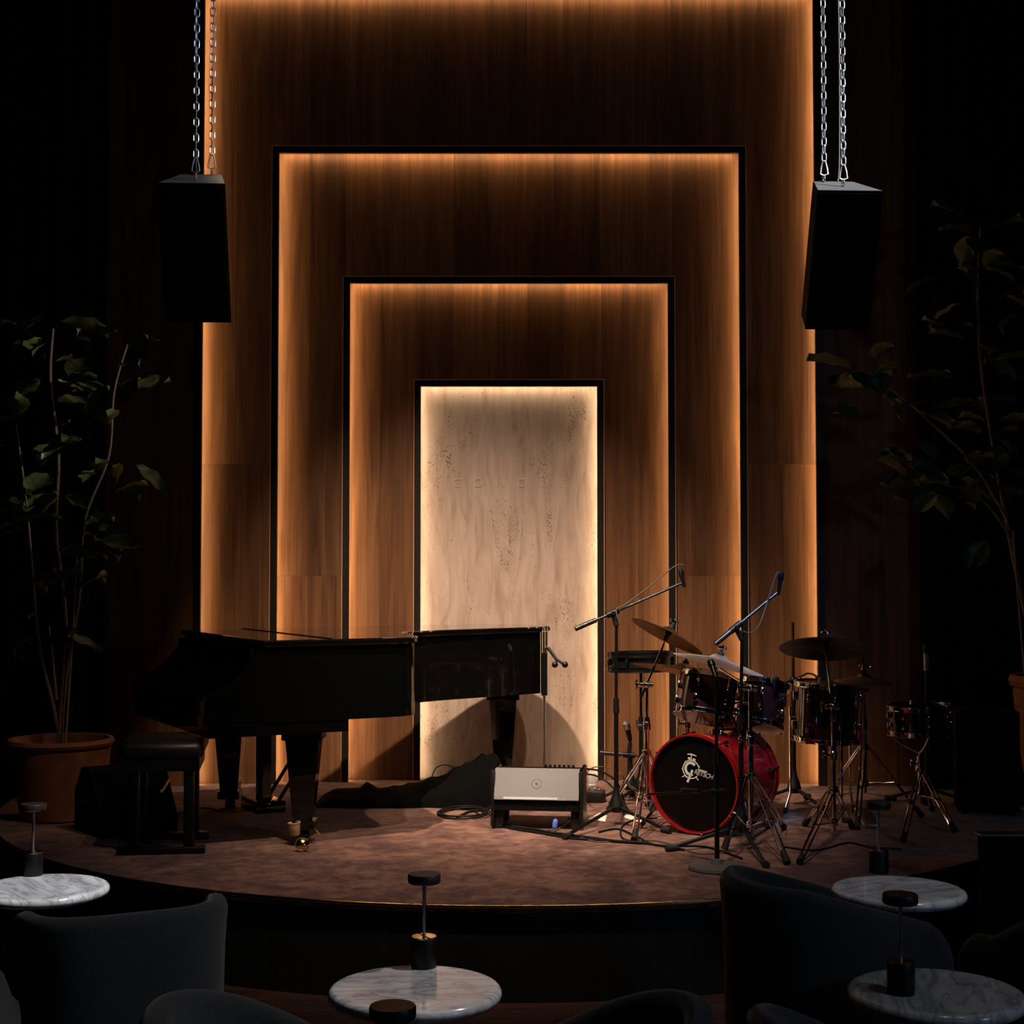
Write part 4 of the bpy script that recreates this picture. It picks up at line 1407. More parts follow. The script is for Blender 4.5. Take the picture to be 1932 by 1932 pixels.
# stand at the piano tail
pt = Vector((U(1027, 1300, 8.86).x, 8.86, SZ))
pts_ = thing('piano_mic_stand', 'slim telescopic stand with twin clamp knobs at the piano tail', 'mic stand', pt)
MB().seg((pt.x, pt.y, SZ + 0.01), (pt.x, pt.y, U(1027, 1308, 8.86).z), 0.0085, n=12).build('lower_tube', 'steel', pts_)
MB().seg((pt.x, pt.y, U(1027, 1312, 8.86).z), (pt.x, pt.y, U(1027, 1232, 8.86).z), 0.019, n=16).build('upper_tube', 'black_metal', pts_)
MB().lathe([(0.11, 0), (0.11, 0.012), (0.02, 0.02), (0.012, 0.04)], pt, (0, 0, 1), 28).build('base_plate', 'black_metal', pts_)
MB().path([U(1027, 1236, 8.86), U(1030, 1226, 8.85), U(1034, 1222, 8.84)], 0.012, 8).build('elbow', 'steel', pts_)
MB().seg(U(1034, 1222, 8.84), U(1052, 1247, 8.80), 0.010, n=10).seg(U(1048, 1243, 8.80), U(1068, 1256, 8.78), 0.008, n=10).build('clamp_arm', 'black_plastic', pts_)
for q_ in (U(1047, 1254, 8.79), U(1066, 1254, 8.78)):
    MB().sphere(q_, 0.019, sc=(1, 0.8, 1)).build('clamp_knob', 'black_plastic', pts_)

# ------------------------------------------------------------------ cables and small things on the carpet


def floor_cable(label, pix, r=0.0055, mat='cable', lift=None, group=None):
    p3 = []
    for k, q_ in enumerate(pix):
        p = S(q_[0], q_[1])
        z = SZ + r + (q_[2] if len(q_) > 2 else 0)
        if len(q_) > 2:
            p = U(q_[0], q_[1] , p.y) if False else p
        p3.append(Vector((p.x, p.y, z)))
    o = MB().path(crom(p3, 7), r, 7).build('cable', mat)
    return tag(o, label, 'cable', group)


coil = []
cc = S(875, 1537)
for i in range(150):
    a = i * 0.19
    rr = 0.115 + 0.018 * math.sin(i * 0.13)
    coil.append(Vector((cc.x + rr * 1.15 * math.cos(a) + 0.008 * math.sin(i * .05), cc.y + rr * 1.5 * math.sin(a), SZ + 0.006 + 0.0000 * i + 0.006 * (1 + math.sin(a * 1.03 + i * .02)))))
tag(MB().path(coil, 0.005, 6).build('cable_coil', 'cable'), 'loose coil of black cable left of the grey monitor', 'cable')
floor_cable('black cable running from the coil to the grey monitor', [(862, 1545), (885, 1534), (912, 1530), (934, 1522)], 0.007)
floor_cable('thin black cable from the cloth heap to the coil', [(868, 1515), (874, 1523), (890, 1530), (905, 1538)], 0.0045)
floor_cable('thick black cable along the front of the grey monitor', [(930, 1550), (950, 1560), (1000, 1567), (1040, 1574), (1100, 1582), (1160, 1590), (1225, 1594)], 0.0085)
floor_cable('second black cable beside the thick one before the monitor', [(932, 1553), (960, 1564), (1020, 1574), (1080, 1584), (1140, 1588), (1205, 1592), (1260, 1600), (1290, 1606)], 0.006)
floor_cable('thin grey cable running under the left boom stand', [(1090, 1580), (1130, 1590), (1190, 1586), (1250, 1590), (1320, 1612), (1390, 1606)], 0.004, 'cable_grey')
floor_cable('black cable crossing between the two boom stands', [(1130, 1572), (1165, 1566), (1200, 1580), (1240, 1597), (1330, 1600), (1400, 1622)], 0.006)
floor_cable('black cable curling behind the bass drum stand', [(1240, 1545), (1200, 1548), (1175, 1560), (1172, 1580), (1190, 1590)], 0.005)
floor_cable('black cable trailing right across the carpet under the stands', [(1480, 1600), (1540, 1606), (1600, 1592), (1640, 1600), (1700, 1604)], 0.005)
floor_cable('thin black cable looping under the piano bench', [(330, 1540), (360, 1528), (395, 1526), (420, 1532), (440, 1520)], 0.004)
# arcs behind the monitor
tag(MB().path(crom([S(1075, 1482), U(1085, 1458, 8.5), U(1110, 1451, 8.5), U(1140, 1458, 8.5), U(1165, 1478, 8.5), S(1180, 1520)], 7), 0.006, 7).build('cable', 'cable'), 'black cable arching up behind the grey monitor', 'cable')
tag(MB().path(crom([S(1090, 1488), U(1100, 1463, 8.6), U(1130, 1466, 8.6), U(1160, 1490, 8.5), S(1190, 1535)], 7), 0.005, 7).build('cable', 'cable'), 'lower black cable arching beside the one behind the monitor', 'cable')
tag(MB().path(crom([S(1096, 1480), U(1115, 1450, 8.9), U(1150, 1449, 8.9), U(1175, 1465, 8.8), S(1185, 1498)], 7), 0.0032, 6).build('cable', 'cable_grey'), 'thin grey wire arching high behind the grey monitor', 'cable')
tag(MB().path(crom([U(815, 1465, 9.05), U(822, 1450, 9.05), U(838, 1443, 9.05), U(856, 1448, 9.05), U(866, 1462, 9.02)], 7), 0.0035, 6).build('wire_loop', 'cable_grey'), 'thin wire loop standing up from the left of the cloth heap', 'cable')
tag(MB().path(crom([U(884, 1446, 9.0), U(889, 1434, 9.0), U(900, 1425, 9.0), U(914, 1428, 9.0), U(920, 1440, 8.98)], 7), 0.0035, 6).build('wire_loop', 'cable_grey'), 'thin wire loop over the peak of the cloth heap', 'cable')

# blue plug hanging below the monitor
bp_ = thing('blue_connector', 'small blue cable connector in front of the grey monitor', 'connector', S(1046, 1567))
c0 = S(1046, 1567)
MB().lathe([(0.008, 0.0), (0.013, 0.006), (0.014, 0.035), (0.010, 0.045), (0.004, 0.05)], c0 + Vector((0, 0, 0.012)), (0.15, 0, 1), 14).build('shell', 'blue_plug', bp_)
MB().path(crom([c0 + Vector((0, 0, 0.014)), c0 + Vector((-0.02, -0.01, 0.006)), c0 + Vector((-0.05, -0.015, 0.005))], 5), 0.004, 6).build('lead', 'cable_grey', bp_)
tag(MB().path(crom([S(1046, 1569) + Vector((0, 0, .006)), S(1062, 1562) + Vector((0, 0, .008)), U(1072, 1550, 7.93), U(1073, 1541, 7.95)], 5), 0.004, 6).build('cable', 'zinc'), 'short pale lead bending beside the blue connector', 'cable')
# junction box
jb = thing('junction_box', 'small black box with plugs behind the right end of the monitor', 'box', S(1122, 1513), R(-12))
MB().box((0, 0, 0.035), (0.12, 0.10, 0.07), bev=0.008).build('body', 'black_plastic', jb, local=True)
for k in range(3):
    MB().seg((-0.03 + 0.03 * k, -0.01, 0.068), (-0.03 + 0.03 * k, -0.01, 0.085), 0.008, n=10).build('plug', 'chrome', jb, local=True)
wb = thing('white_cuboid', 'small white adapter at the right foot of the stone slab', 'cuboid', S(1118, 1486))  # plain white upright box on a slightly wider grey base
MB().box((0, 0, 0.045), (0.05, 0.04, 0.09), bev=0.008).build('body', 'white_bar', wb, local=True)
MB().box((0, 0, 0.012), (0.06, 0.05, 0.022), bev=0.006).build('base', 'zinc', wb, local=True)


def paper(label, quad):
    p = [S(*q_) for q_ in quad]
    m = MB()
    nn = 6
    vs, fs = [], []
    for i in range(nn + 1):
        for j in range(nn + 1):
            u, v = i / nn, j / nn
            q_ = p[0] * (1 - u) * (1 - v) + p[1] * u * (1 - v) + p[2] * u * v + p[3] * (1 - u) * v
            vs.append((q_.x, q_.y, SZ + 0.003 + 0.012 * (u * (1 - u)) * v))
    for i in range(nn):
        for j in range(nn):
            a = i * (nn + 1) + j
            fs.append([a, a + nn + 1, a + nn + 2, a + 1])
    o = m.add(vs, fs).build('paper_sheet', 'paper', smooth=40)
    sd = o.modifiers.new('thick', 'SOLIDIFY')
    sd.thickness = 0.001
    tag(o, label, 'paper')


paper('white paper sheet on the carpet right of the monitor', [(1110, 1546), (1142, 1551), (1146, 1540), (1132, 1534)])
paper('white paper set list under the left cymbal stand', [(1176, 1543), (1212, 1553), (1222, 1541), (1180, 1538)])

# brass trinkets
cp = S(559, 1596)
cup = thing('tapered_cup', 'tan tapered cup on thin dark legs on the carpet by the piano leg', 'cup', cp)
MB().lathe([(0.021, 0.052), (0.024, 0.056), (0.031, 0.112), (0.033, 0.112), (0.033, 0.118), (0.030, 0.118), (0.026, 0.09), (0.001, 0.062)], cp, (-0.10, 0, 1), 28).build('cup_body', 'cup_tan', cup)
for k in range(3):
    a = R(30 + 120 * k)
    MB().seg(cp + Vector((0.018 * math.cos(a), 0.018 * math.sin(a), 0.06)), cp + Vector((0.020 * math.cos(a), 0.020 * math.sin(a), 0.001)), 0.003, n=6).build('leg', 'black_metal', cup)
bl = S(570, 1607)
orb = thing('brass_ornament', 'polished brass disc-shaped ornament with a crossed rod beside the tan cup', 'ornament', bl)
oc_ = bl + Vector((0, 0, 0.036))
MB().lathe([(0.001, -0.014), (0.018, -0.013), (0.031, -0.008), (0.035, 0.0), (0.033, 0.006), (0.030, 0.004), (0.020, 0.012), (0.008, 0.016), (0.001, 0.017)], oc_, (0.12, -1, 0.35), 36).build('disc', 'brass', orb)
e0, e1 = oc_ + Vector((0.024, 0, 0.026)), oc_ + Vector((0.074, 0.0, 0.062))
MB().seg(e0, e1, 0.0028, n=8).build('rod', 'brass', orb)
MB().seg(e1 + Vector((-0.016, 0, 0.018)), e1 + Vector((0.012, 0, -0.018)), 0.0025, n=8).build('cross_bar', 'brass', orb)
MB().sphere(e1, 0.0055).build('knob', 'brass', orb)

# ================================================================== HANGING SPEAKERS AND CHAINS


def speaker(label, top_front, yaw, tilt, xo):
    q = Quaternion((0, 0, 1), yaw) @ Quaternion((1, 0, 0), tilt)
    t = thing('hanging_speaker', label, 'speaker', top_front, quat=q, group='hanging loudspeakers')
    fw, bw, d, h = 0.315, 0.20, 0.33, 0.66
    vs = [(-fw / 2, 0, -h), (fw / 2, 0, -h), (bw / 2, d, -h), (-bw / 2, d, -h), (-fw / 2, 0, 0), (fw / 2, 0, 0), (bw / 2, d, 0), (-bw / 2, d, 0)]
    MB().add(vs, [[0, 3, 2, 1], [0, 1, 5, 4], [1, 2, 6, 5], [2, 3, 7, 6], [3, 0, 4, 7], [4, 5, 6, 7]]).build('cabinet', 'black_cab', t, local=True, smooth=0)
    e = 0.003
    MB().prism([(-fw / 2 + e, e), (fw / 2 - e, e), (bw / 2 - e, d - e), (-bw / 2 + e, d - e)], 0.0, 0.004).build('top_plate', 'cab_top', t, local=True, smooth=0)
    MB().box((0, -0.004, -h / 2), (fw * 0.96, 0.008, h * 0.97)).build('grille', 'grille', t, local=True, smooth=0)
    MB().torus((0, 0.145, 0.018), (1, 0, 0), 0.016, 0.004, 20, 8).build('eye_bolt', 'steel', t, local=True)
    MB().torus((xo, 0.30, 0.018), (1, 0, 0), 0.016, 0.004, 20, 8).build('eye_bolt', 'steel', t, local=True)
    return t


tfR = U(1605, 361, 6.9)
tfL = U(361, 347, 6.9)
spR = speaker('black hanging loudspeaker with lit grey top on the right', tfR, R(3), R(22), -0.055)
spL = speaker('black hanging loudspeaker on the left over the potted fig', tfL, R(3), R(22), 0.055)

lk = MB()
hl, hwid, wr = 0.0225, 0.0112, 0.0034
pts = [(hwid * math.cos(R(a)) - 0, 0, (hl - hwid) + hwid * math.sin(R(a))) for a in range(0, 181, 30)] + \
      [(hwid * math.cos(R(a)), 0, -(hl - hwid) + hwid * math.sin(R(a))) for a in range(180, 361, 30)]
lk.path(pts, wr, 6, closed=True)
link0 = None


def chain(label, p, ztop, mat='zinc'):
    global link0
    t = thing('chain', label, 'chain', p)
    pitch = 0.0380
    nlk = int((ztop - p.z) / pitch)
    # carabiner
    cpts = [(0.0, 0, 0.0), (0.018, 0, 0.008), (0.015, 0, 0.035), (0.007, 0, 0.068), (0, 0, 0.073), (-0.007, 0, 0.068), (-0.015, 0, 0.035), (-0.018, 0, 0.008)]
    MB().path(cpts, 0.0042, 6, closed=True).build('carabiner', mat, t, local=True)
    z = 0.073 + hl - 0.004
    for k in range(nlk):
        if z + p.z > ztop - 0.01:
            break
        M = Matrix.Translation((0, 0, z)) @ Matrix.Rotation(R(90 * (k % 2) + 15), 4, 'Z')
        if link0 is None:
            o = lk.build('link', mat, t, local=True)
            link0 = o
            o.matrix_local = M
        else:
            inst(link0, t, M)
        z += pitch
    return t


def on_top(sp, y, x=0.0):
    return WM[sp.name] @ Vector((x, y, 0.034))


bx = lambda: None
chain('bright chain holding the front of the right hanging loudspeaker', on_top(spR, 0.145), WALLZ)
chain('bright chain holding the rear of the right hanging loudspeaker', on_top(spR, 0.30, -0.055), WALLZ)
chain('bluish chain holding the front of the left hanging loudspeaker', on_top(spL, 0.145), WALLZ)
chain('chain holding the rear of the left loudspeaker before the lit edge', on_top(spL, 0.30, 0.055), WALLZ)
for sp, sx, nm in ((spR, 1, 'right'), (spL, -1, 'left')):
    p = WM[sp.name] @ Vector((0.02 * sx, 0.315, 0.0))
    pts = [p + Vector((0.0, 0.0, 0.0)), p + Vector((0.012 * sx, 0.02, 0.12)), p + Vector((0.016 * sx, 0.02, 0.6)), p + Vector((0.012 * sx, 0.02, 1.2)), Vector((p.x + 0.012 * sx, p.y + 0.02, WALLZ - 0.003))]
    tag(MB().path(crom(pts, 5), 0.004, 6).build('speaker_cable', 'cable_grey'), 'thin cable rising to the ceiling from the %s hanging loudspeaker' % nm, 'cable')

# ================================================================== POTTED FIGS


def leaf_mesh(seed):
    r_ = random.Random(seed)
    nu, nv = 9, 6
    vs, fs = [], []
    bend = r_.uniform(0.15, 0.55)
    for i in range(nu + 1):
        u = i / nu
        wdt = 0.30 * (math.sin(PI * (u ** 0.85)) ** 0.8) * (0.72 + 0.42 * u) + 0.004
        for j in range(nv + 1):
            v = (j / nv - 0.5) * 2
            x = u * math.cos(bend * u)
            z = -bend * u * u * 0.6 + 0.10 * abs(v) ** 1.4 * (0.6 + u) + 0.025 * math.sin(u * 17 + seed) * abs(v)
            vs.append((x, v * wdt, z))
    for i in range(nu):
        for j in range(nv):
            a = i * (nv + 1) + j
            fs.append([a, a + nv + 1, a + nv + 2, a + 1])
    return vs, fs


LEAF = []


def leaf(parent, p, d, up, size, k):
    d = Vector(d).normalized()
    up = Vector(up)
    y = up.cross(d)
    if y.length < 1e-3:
        y = Vector((0, 1, 0)).cross(d)
    y.normalize()
    z = d.cross(y)
    M = Matrix((d, y, z)).transposed().to_4x4()
    M = Matrix.Translation(WM[parent.name].inverted() @ Vector(p)) @ M @ Matrix.Scale(size, 4)
    k = k % 4
    if len(LEAF) <= k:
        vs, fs = leaf_mesh(k + 3)
        o = MB().add(vs, fs).build('leaf', 'leaf', parent, local=True, smooth=70)
        LEAF.append(o)
        o.matrix_local = M
    else:
        inst(LEAF[k], parent, M)


def fig(label, base, pot_r, pot_h, stems, leaf_spots, nleaf, seed, potlabel):
    rr = random.Random(seed)
    pot = thing('plant_pot', potlabel, 'pot', base)
    R_ = pot_r
    MB().lathe([(R_ * 0.70, 0), (R_ * 0.74, 0.01), (R_ * 0.90, pot_h * 0.55), (R_ * 0.95, pot_h * 0.88), (R_ * 0.93, pot_h * 0.90), (R_ * 0.99, pot_h * 0.915), (R_ * 1.02, pot_h * 0.955), (R_ * 0.99, pot_h), (R_ * 0.92, pot_h * 1.0), (R_ * 0.90, pot_h * 0.95), (R_ * 0.88, pot_h * 0.85)], (0, 0, 0), (0, 0, 1), 48).build('pot_wall', 'terracotta', pot, local=True, smooth=30)
    MB().lathe([(R_ * 0.885, pot_h * 0.86), (R_ * 0.5, pot_h * 0.885), (0.001, pot_h * 0.89)], (0, 0, 0), (0, 0, 1), 40).build('soil', 'soil', pot, local=True)
    pl = thing('fig_plant', label, 'plant', Vector(base) + Vector((0, 0, pot_h * 0.87)))
    nodes = []
    for pts, r0, r1, mt in stems:
        cr = crom(pts, 6)
        n_ = len(cr)
        MB().path(cr, [r0 + (r1 - r0) * i / (n_ - 1) for i in range(n_)], 8).build('stem', mt, pl)
        if mt == 'bark':
            nodes += cr[int(n_ * 0.45):]
    k = 0
    for (p, d, up, s_) in leaf_spots:
        leaf(pl, p, d, up, s_, k)
        k += 1
    for i in range(nleaf):
        c = rr.choice(nodes)
        a = rr.uniform(0, 2 * PI)
        d = Vector((math.cos(a), math.sin(a), rr.uniform(-0.55, 0.75)))
        p = c + d.normalized() * rr.uniform(0.03, 0.20) + Vector((0, 0, rr.uniform(-0.08, 0.08)))
        leaf(pl, p, d + Vector((0, 0, rr.uniform(-0.3, 0.2))), Vector((rr.uniform(-.4, .4), rr.uniform(-.8, .2), 1)), rr.uniform(0.17, 0.29), k)
        k += 1
    return pl


YL = 8.30
pb = Vector((U(115, 1400, YL).x, YL, SZ))
PX = lambda x, y, dy=0.0: U(x, y, YL + dy)
fig('tall fiddle-leaf fig growing from the left terracotta pot', pb, 0.285, 0.44,
    [([PX(112, 1408), PX(117, 1330), PX(124, 1230), PX(120, 1130), PX(105, 1000, .1), PX(110, 860, .1), PX(95, 720, .1), PX(100, 620, .1)], 0.018, 0.008, 'bark'),
     ([PX(119, 1330), PX(128, 1250), PX(150, 1120, -.05), PX(160, 980, -.05), PX(205, 860, -.05), PX(215, 740, -.05), PX(240, 650, -.05)], 0.012, 0.006, 'bark'),
     ([PX(110, 1380), PX(98, 1320), PX(82, 1260), PX(70, 1190, -.1), PX(62, 1090, -.1), PX(50, 950, -.1), PX(30, 800, -.1)], 0.012, 0.005, 'bark'),
     ([PX(124, 1402, -.05), PX(133, 1260, -.05), PX(141, 1130, -.05), PX(146, 1020, -.05)], 0.006, 0.005, 'cane'),
     ([PX(107, 1320), PX(102, 1270), PX(98, 1230), PX(92, 1180)], 0.008, 0.005, 'cane')],
    [(PX(122, 668, -.2), (0.45, -0.25, 0.75), (-0.5, -0.9, 0.3), 0.17),
     (PX(190, 1022, -.25), (0.95, -0.15, -0.08), (0.1, -0.65, 0.8), 0.235),
     (PX(160, 985, -.2), (0.9, -0.3, -0.2), (0, -0.5, 0.9), 0.19),
     (PX(230, 765, -.2), (0.4, -0.2, 0.8), (-0.4, -1, 0.2), 0.20),
     (PX(250, 700, -.2), (0.35, -0.1, 0.9), (-0.3, -1, 0.1), 0.22),
     (PX(170, 800, -.2), (0.4, -0.1, 0.85), (-0.2, -1, 0.1), 0.24),
     (PX(120, 805, -.2), (0.3, -0.6, 0.2), (0, -0.6, 0.8), 0.12),
     (PX(55, 1205, -.2), (-0.3, -0.4, -0.5), (0, -0.8, 0.6), 0.15)],
    64, 11, 'terracotta pot with rolled rim on the left of the stage')

YR = 8.75
pb = Vector((U(1930, 1290, YR).x, YR, 0))
pln = thing('plinth', 'black square plinth under the right terracotta pot', 'plinth', (pb.x + 0.30, pb.y, 0))
MB().box((0, 0, 0.21), (0.56, 0.56, 0.42), bev=0.01).build('block', 'black_cab', pln, local=True)
MB().box((0, 0, 0.425), (0.60, 0.60, 0.018), bev=0.004).build('top_slab', 'black_metal', pln, local=True)
PX = lambda x, y, dy=0.0: U(x, y, YR + dy)
fig('spreading fiddle-leaf fig growing from the right terracotta pot', Vector((pb.x + 0.30, pb.y, 0.4345)), 0.36, 0.72,
    [([PX(2020, 1285), PX(1950, 1200), PX(1920, 1090), PX(1895, 960), PX(1870, 820, -.1), PX(1850, 680, -.1), PX(1845, 540, -.1), PX(1850, 430, -.1)], 0.016, 0.007, 'bark'),
     ([PX(1900, 980), PX(1840, 880, -.1), PX(1760, 800, -.15), PX(1690, 740, -.2), PX(1640, 700, -.2)], 0.010, 0.005, 'bark'),
     ([PX(1905, 1010), PX(1860, 950, -.1), PX(1800, 920, -.2), PX(1740, 900, -.25)], 0.009, 0.005, 'bark'),
     ([PX(2020, 1285), PX(2010, 1100), PX(1990, 900), PX(1960, 700), PX(1930, 540)], 0.014, 0.006, 'bark'),
     ([PX(1934, 1280, -.05), PX(1921, 1130, -.05), PX(1911, 1000, -.05)], 0.006, 0.005, 'cane')],
    [(PX(1785, 908, -.3), (-0.85, -0.1, 0.42), (0.3, -0.75, 0.6), 0.25),
     (PX(1712, 872, -.3), (-0.8, -0.3, 0.5), (0.4, -0.6, 0.7), 0.17),
     (PX(1768, 930, -.3), (-0.75, -0.2, -0.55), (-0.3, -0.8, 0.55), 0.20),
     (PX(1665, 745, -.3), (-0.1, -0.2, 0.9), (-0.4, -0.9, 0.1), 0.20),
     (PX(1660, 735, -.3), (-0.8, -0.2, 0.35), (0.3, -0.7, 0.6), 0.21),
     (PX(1700, 775, -.3), (-0.2, -0.6, -0.25), (0, -0.8, 0.6), 0.13),
     (PX(1620, 780, -.3), (-0.85, -0.3, 0.1), (0.1, -0.7, 0.7), 0.17),
     (PX(1840, 545, -.3), (-0.35, -0.2, 0.75), (0.6, -0.8, 0.1), 0.19),
     (PX(1860, 1020, -.3), (-0.5, -0.2, -0.7), (-0.3, -0.9, 0.2), 0.22)],
    72, 23, 'large terracotta pot at the right edge behind the drums')

# black cabinet in front of the right pot
cab = thing('black_amplifier', 'black amplifier cabinet on the stage in front of the right pot', 'amplifier', (2.70, 8.50, SZ), R(-12))
MB().box((0, 0, 0.30), (0.34, 0.28, 0.56), bev=0.01).build('cabinet', 'black_cab', cab, local=True)
MB().box((0, -0.141, 0.26), (0.30, 0.008, 0.42)).build('grille', 'grille', cab, local=True, smooth=0)
MB().box((0, 0, 0.587), (0.16, 0.03, 0.012), bev=0.004).build('handle', 'rubber', cab, local=True)
for sx in (-1, 1):
    for sy in (-1, 1):
        MB().seg((sx * 0.13, sy * 0.10, 0), (sx * 0.13, sy * 0.10, 0.022), 0.016, n=10).build('foot', 'rubber', cab, local=True)
# low ledge at the far right
lg = thing('low_partition', 'low black partition with thin pale edge right of the stage', 'partition', (2.88, 6.42, 0))
MB().box((2.88, 6.42, 0.32), (1.74, 0.07, 0.64)).build('panel', 'black_cab', lg, smooth=0)
MB().box((2.88, 6.42, 0.644), (1.76, 0.08, 0.008)).build('cap_rail', 'steel', lg, smooth=0)

# ================================================================== TABLES, LAMPS, CHAIRS


def make_table():
    t = thing('cafe_table', '', 'table', (0, 0, 0))
    r = 0.256
    prof = [(0.001, 0.513), (r * 0.86, 0.513)] + [(r - 0.019 + 0.019 * math.cos(R(a)), 0.531 + 0.019 * math.sin(R(a))) for a in range(-80, 91, 14)] + [(r - 0.03, 0.550), (0.001, 0.550)]
    MB().lathe(prof, (0, 0, 0), (0, 0, 1), 72).build('marble_top', 'marble', t, local=True, smooth=40)
    MB().lathe([(0.11, 0.492), (0.12, 0.50), (0.12, 0.513)], (0, 0, 0), (0, 0, 1), 32).build('top_flange', 'black_metal', t, local=True)
    MB().seg((0, 0, 0.02), (0, 0, 0.5), 0.028, n=20).build('column', 'black_metal', t, local=True)
    MB().lathe([(0.19, 0.0), (0.192, 0.006), (0.18, 0.014), (0.05, 0.022), (0.03, 0.035)], (0, 0, 0), (0, 0, 1), 40).build('base_disc', 'black_metal', t, local=True)
    return t


def make_lamp():
    t = thing('table_lamp', '', 'lamp', (0, 0, 0))
    MB().lathe([(0.038, 0.0), (0.0395, 0.002), (0.0395, 0.088), (0.038, 0.0905), (0.037, 0.0905)], (0, 0, 0), (0, 0, 1), 36).build('base', 'lamp_black', t, local=True, smooth=40)
    m = MB()
    for s_ in (-1, 1):   # two half discs with a slot between them, gently raised outwards
        vs = [(0.004 * s_, -0.037, 0.0905), (0.004 * s_, 0.037, 0.0905)]
        pts = [(s_ * (0.004 + 0.034 * math.sin(R(a))), 0.037 * math.cos(R(a))) for a in range(0, 181, 12)]
        if s_ < 0:
            pts = pts[::-1]
        m.prism(pts[::-1], 0.0885, 0.0945)
    m.build('base_cap', 'brass', t, local=True, smooth=30)
    MB().seg((0, 0, 0.085), (0, 0, 0.262), 0.0055, n=14).build('stem', 'steel', t, local=True)
    MB().lathe([(0.002, 0.257), (0.046, 0.257), (0.050, 0.260), (0.051, 0.264), (0.051, 0.282), (0.049, 0.286), (0.001, 0.286)], (0, 0, 0), (0, 0, 1), 44).build('shade', 'lamp_top', t, local=True, smooth=40)
    return t


def make_chair(low):
    t = thing('tub_chair', '', 'armchair', (0, 0, 0))
    # centre line of the shell: front of one arm, round the back, front of the other arm (front = +x)
    Rr = 0.285
    pl = []
    for x in (0.285, 0.275, 0.26, 0.24, 0.22, 0.19, 0.16, 0.12, 0.08, 0.04, 0.0):
        pl.append((x, -Rr))
    for k in range(1, 24):
        a = -PI / 2 - PI * k / 24
        ca, sa = math.cos(a), math.sin(a)
        if low == 0:     # flatter back with rounded corners
            ca, sa = math.copysign(abs(ca) ** 0.55, ca), math.copysign(abs(sa) ** 0.55, sa)
        pl.append((Rr * ca, Rr * sa))
    for x in (0.0, 0.04, 0.08, 0.12, 0.16, 0.19, 0.22, 0.24, 0.26, 0.275, 0.285):
        pl.append((x, Rr))
    n_ = len(pl)
    th = 0.075
    vs, fs = [], []
    nr = 0
    for i, p in enumerate(pl):
        a = Vector(pl[max(i - 1, 0)]); b_ = Vector(pl[min(i + 1, n_ - 1)])
        d = (b_ - a).normalized()
        nrm_ = Vector((d.y, -d.x))      # outward
        if nrm_.dot(Vector(p)) < 0:
            nrm_ = -nrm_
        x = p[0]
        tt = max(0.0, min(1.0, (x + Rr) / (2 * Rr)))
        if low == 1:
            h = max(0.57, 0.725 - 0.52 * max(0.0, x + 0.285))
        elif low == 2:
            h = 0.765 - 0.30 * max(0.0, x + 0.20)
        else:
            h = max(0.56, 0.735 - 0.62 * max(0.0, x + 0.12))
        if x > 0.20:
            h -= 0.07 * ((x - 0.20) / 0.085) ** 2.5
        lean = 0.02 * (1 - tt)
        prof = [(th / 2 - 0.012, 0.10), (th / 2, 0.14), (th / 2 + lean * .5, h - 0.16)]
        for q_ in range(0, 7):
            aa = PI * q_ / 6
            prof.append((lean + (th / 2) * math.cos(aa), h - th / 2 + (th / 2) * math.sin(aa)))
        prof += [(-th / 2, h - 0.16), (-th / 2, 0.30)]
        nr = len(prof)
        for (o_, z) in prof:
            vs.append((p[0] + nrm_.x * o_, p[1] + nrm_.y * o_, z))
    for i in range(n_ - 1):
        for k in range(nr - 1):
            a = i * nr + k
            fs.append([a, a + nr, a + nr + 1, a + 1])
        fs.append([i * nr + nr - 1, (i + 1) * nr + nr - 1, (i + 1) * nr, i * nr])
    fs += [list(range(nr)), list(range((n_ - 1) * nr, n_ * nr))[::-1]]
    sh = MB().add(vs, fs).build('shell', 'chair_fabric', t, local=True, smooth=60)
    be = sh.modifiers.new('bev', 'BEVEL')
    be.width = 0.022
    be.segments = 3
    be.limit_method = 'ANGLE'
    be.angle_limit = R(50)
    seat = [(0.30, -0.24), (0.30, 0.24)] + [(0.245 * math.cos(R(a)), 0.245 * math.sin(R(a))) for a in range(90, 271, 15)]
    m = MB()
    s2 = inset(seat, 0.0)
    rings = [(0.03, 0.26), (0.0, 0.29), (0.0, 0.395), (0.012, 0.415), (0.04, 0.425)]
    vs = []
    k_ = len(seat)
    for d, z in rings:
        vs += [(x, y, z) for (x, y) in inset(seat, d)]
    fs = []
    for r_ in range(len(rings) - 1):
        for i in range(k_):
            j = (i + 1) % k_
            fs.append([r_ * k_ + i, r_ * k_ + j, (r_ + 1) * k_ + j, (r_ + 1) * k_ + i])
    fs += [list(range(k_))[::-1], list(range((len(rings) - 1) * k_, len(rings) * k_))]
    m.add(vs, fs).build('seat_cushion', 'chair_fabric', t, local=True, smooth=50)
    for (x, y) in ((0.22, 0.2), (0.22, -0.2), (-0.18, 0.19), (-0.18, -0.19)):
        MB().seg((x, y, 0.13), (x * 1.1, y * 1.1, 0.0), 0.02, 0.013, n=10).build('leg', 'black_metal', t, local=True)
    MB().box((0.04, 0, 0.2), (0.40, 0.40, 0.15)).build('seat_frame', 'black_metal', t, local=True, smooth=0)
    return t


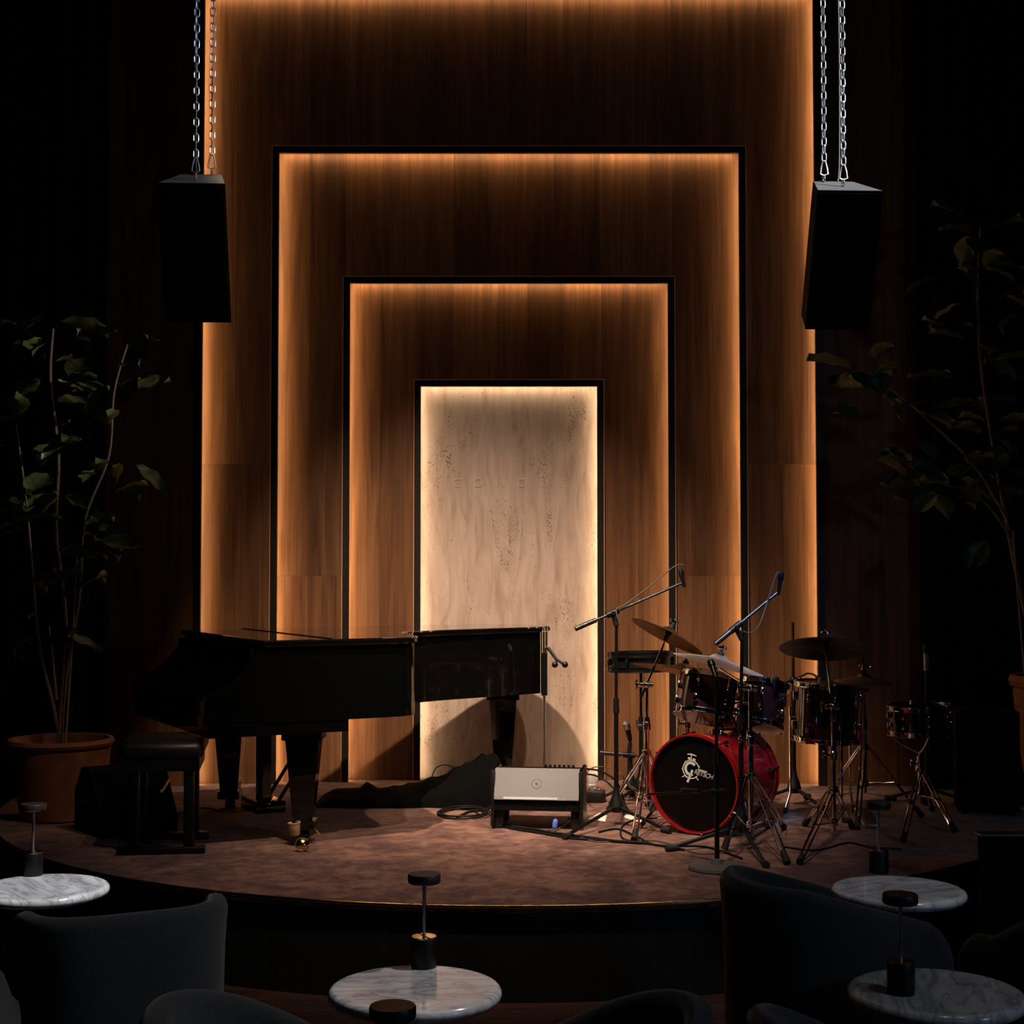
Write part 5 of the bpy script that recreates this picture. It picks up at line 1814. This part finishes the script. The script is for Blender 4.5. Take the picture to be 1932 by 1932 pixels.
TZ = 0.55
tables = [
    (S(783, 1862, TZ), 'round marble cafe table before the middle of the stage front'),
    (S(79, 1672, TZ), 'round marble cafe table at the left edge of the picture'),
    (S(1695, 1676, TZ), 'round marble cafe table at the right, next to the stage edge'),
    (S(1766, 1868, TZ), 'round marble cafe table in the lower right corner'),
    (Vector((-0.20, 2.98, TZ)), 'round marble cafe table under the nearest lamp'),
]
t0 = make_table()
for k, (p, lb) in enumerate(tables):
    loc = (p.x, p.y, 0)
    o = t0 if k == 0 else copy_tree(t0, loc, 0)
    o.location = loc
    o.rotation_euler = (0, 0, (0.0, 2.2, 0.5, 1.4, 0.8)[k])
    tag(o, lb, 'table', 'marble cafe tables')
lamps = [
    (S(800, 1824, TZ), 'unlit cordless lamp on the middle marble table', 0.5),
    (S(62, 1651, TZ), 'unlit cordless lamp on the left marble table', 0.9),
    (S(1658, 1646, TZ), 'unlit cordless lamp on the right table next to the stage', 1.5),
    (S(1700, 1874, TZ), 'unlit cordless lamp on the lower right marble table', 1.3),
    (S(740, 2150, TZ), 'nearest unlit cordless lamp, cut by the bottom of the picture', 0.2),
]
l0 = make_lamp()
for k, (p, lb, rz) in enumerate(lamps):
    loc = (p.x, p.y, TZ)
    o = l0 if k == 0 else copy_tree(l0, loc, rz)
    o.location = loc
    o.rotation_euler = (0, 0, rz)
    tag(o, lb, 'lamp', 'cordless table lamps')
chairs = [
    ((-1.285, 4.84), R(116), 0, 'grey high-backed tub chair in front of the left marble table'),
    ((-0.56, 3.66), R(-8), 1, 'low grey tub chair in the lower left, left of the nearest lamp'),
    ((0.15, 3.66), R(188), 1, 'low grey tub chair in the lower middle, right of the nearest lamp'),
    ((1.04, 5.02), R(22), 2, 'dark high-backed tub chair before the right side of the stage'),
    ((0.91, 3.62), R(10), 1, 'low dark tub chair at the bottom, left of the lower right table'),
    ((1.93, 5.02), R(125), 0, 'dark high-backed tub chair at the right edge of the picture'),
    ((-1.70, 4.05), R(100), 0, 'dark high-backed tub chair in the lower left corner'),
]
protos = {}
for k, (p, rz, low, lb) in enumerate(chairs):
    if low not in protos:
        o = protos[low] = make_chair(low)
    else:
        o = copy_tree(protos[low], (p[0], p[1], 0), rz)
    o.location = (p[0], p[1], 0)
    o.rotation_euler = (0, 0, rz)
    tag(o, lb, 'armchair', 'low tub chairs' if low == 1 else 'high-backed tub chairs')
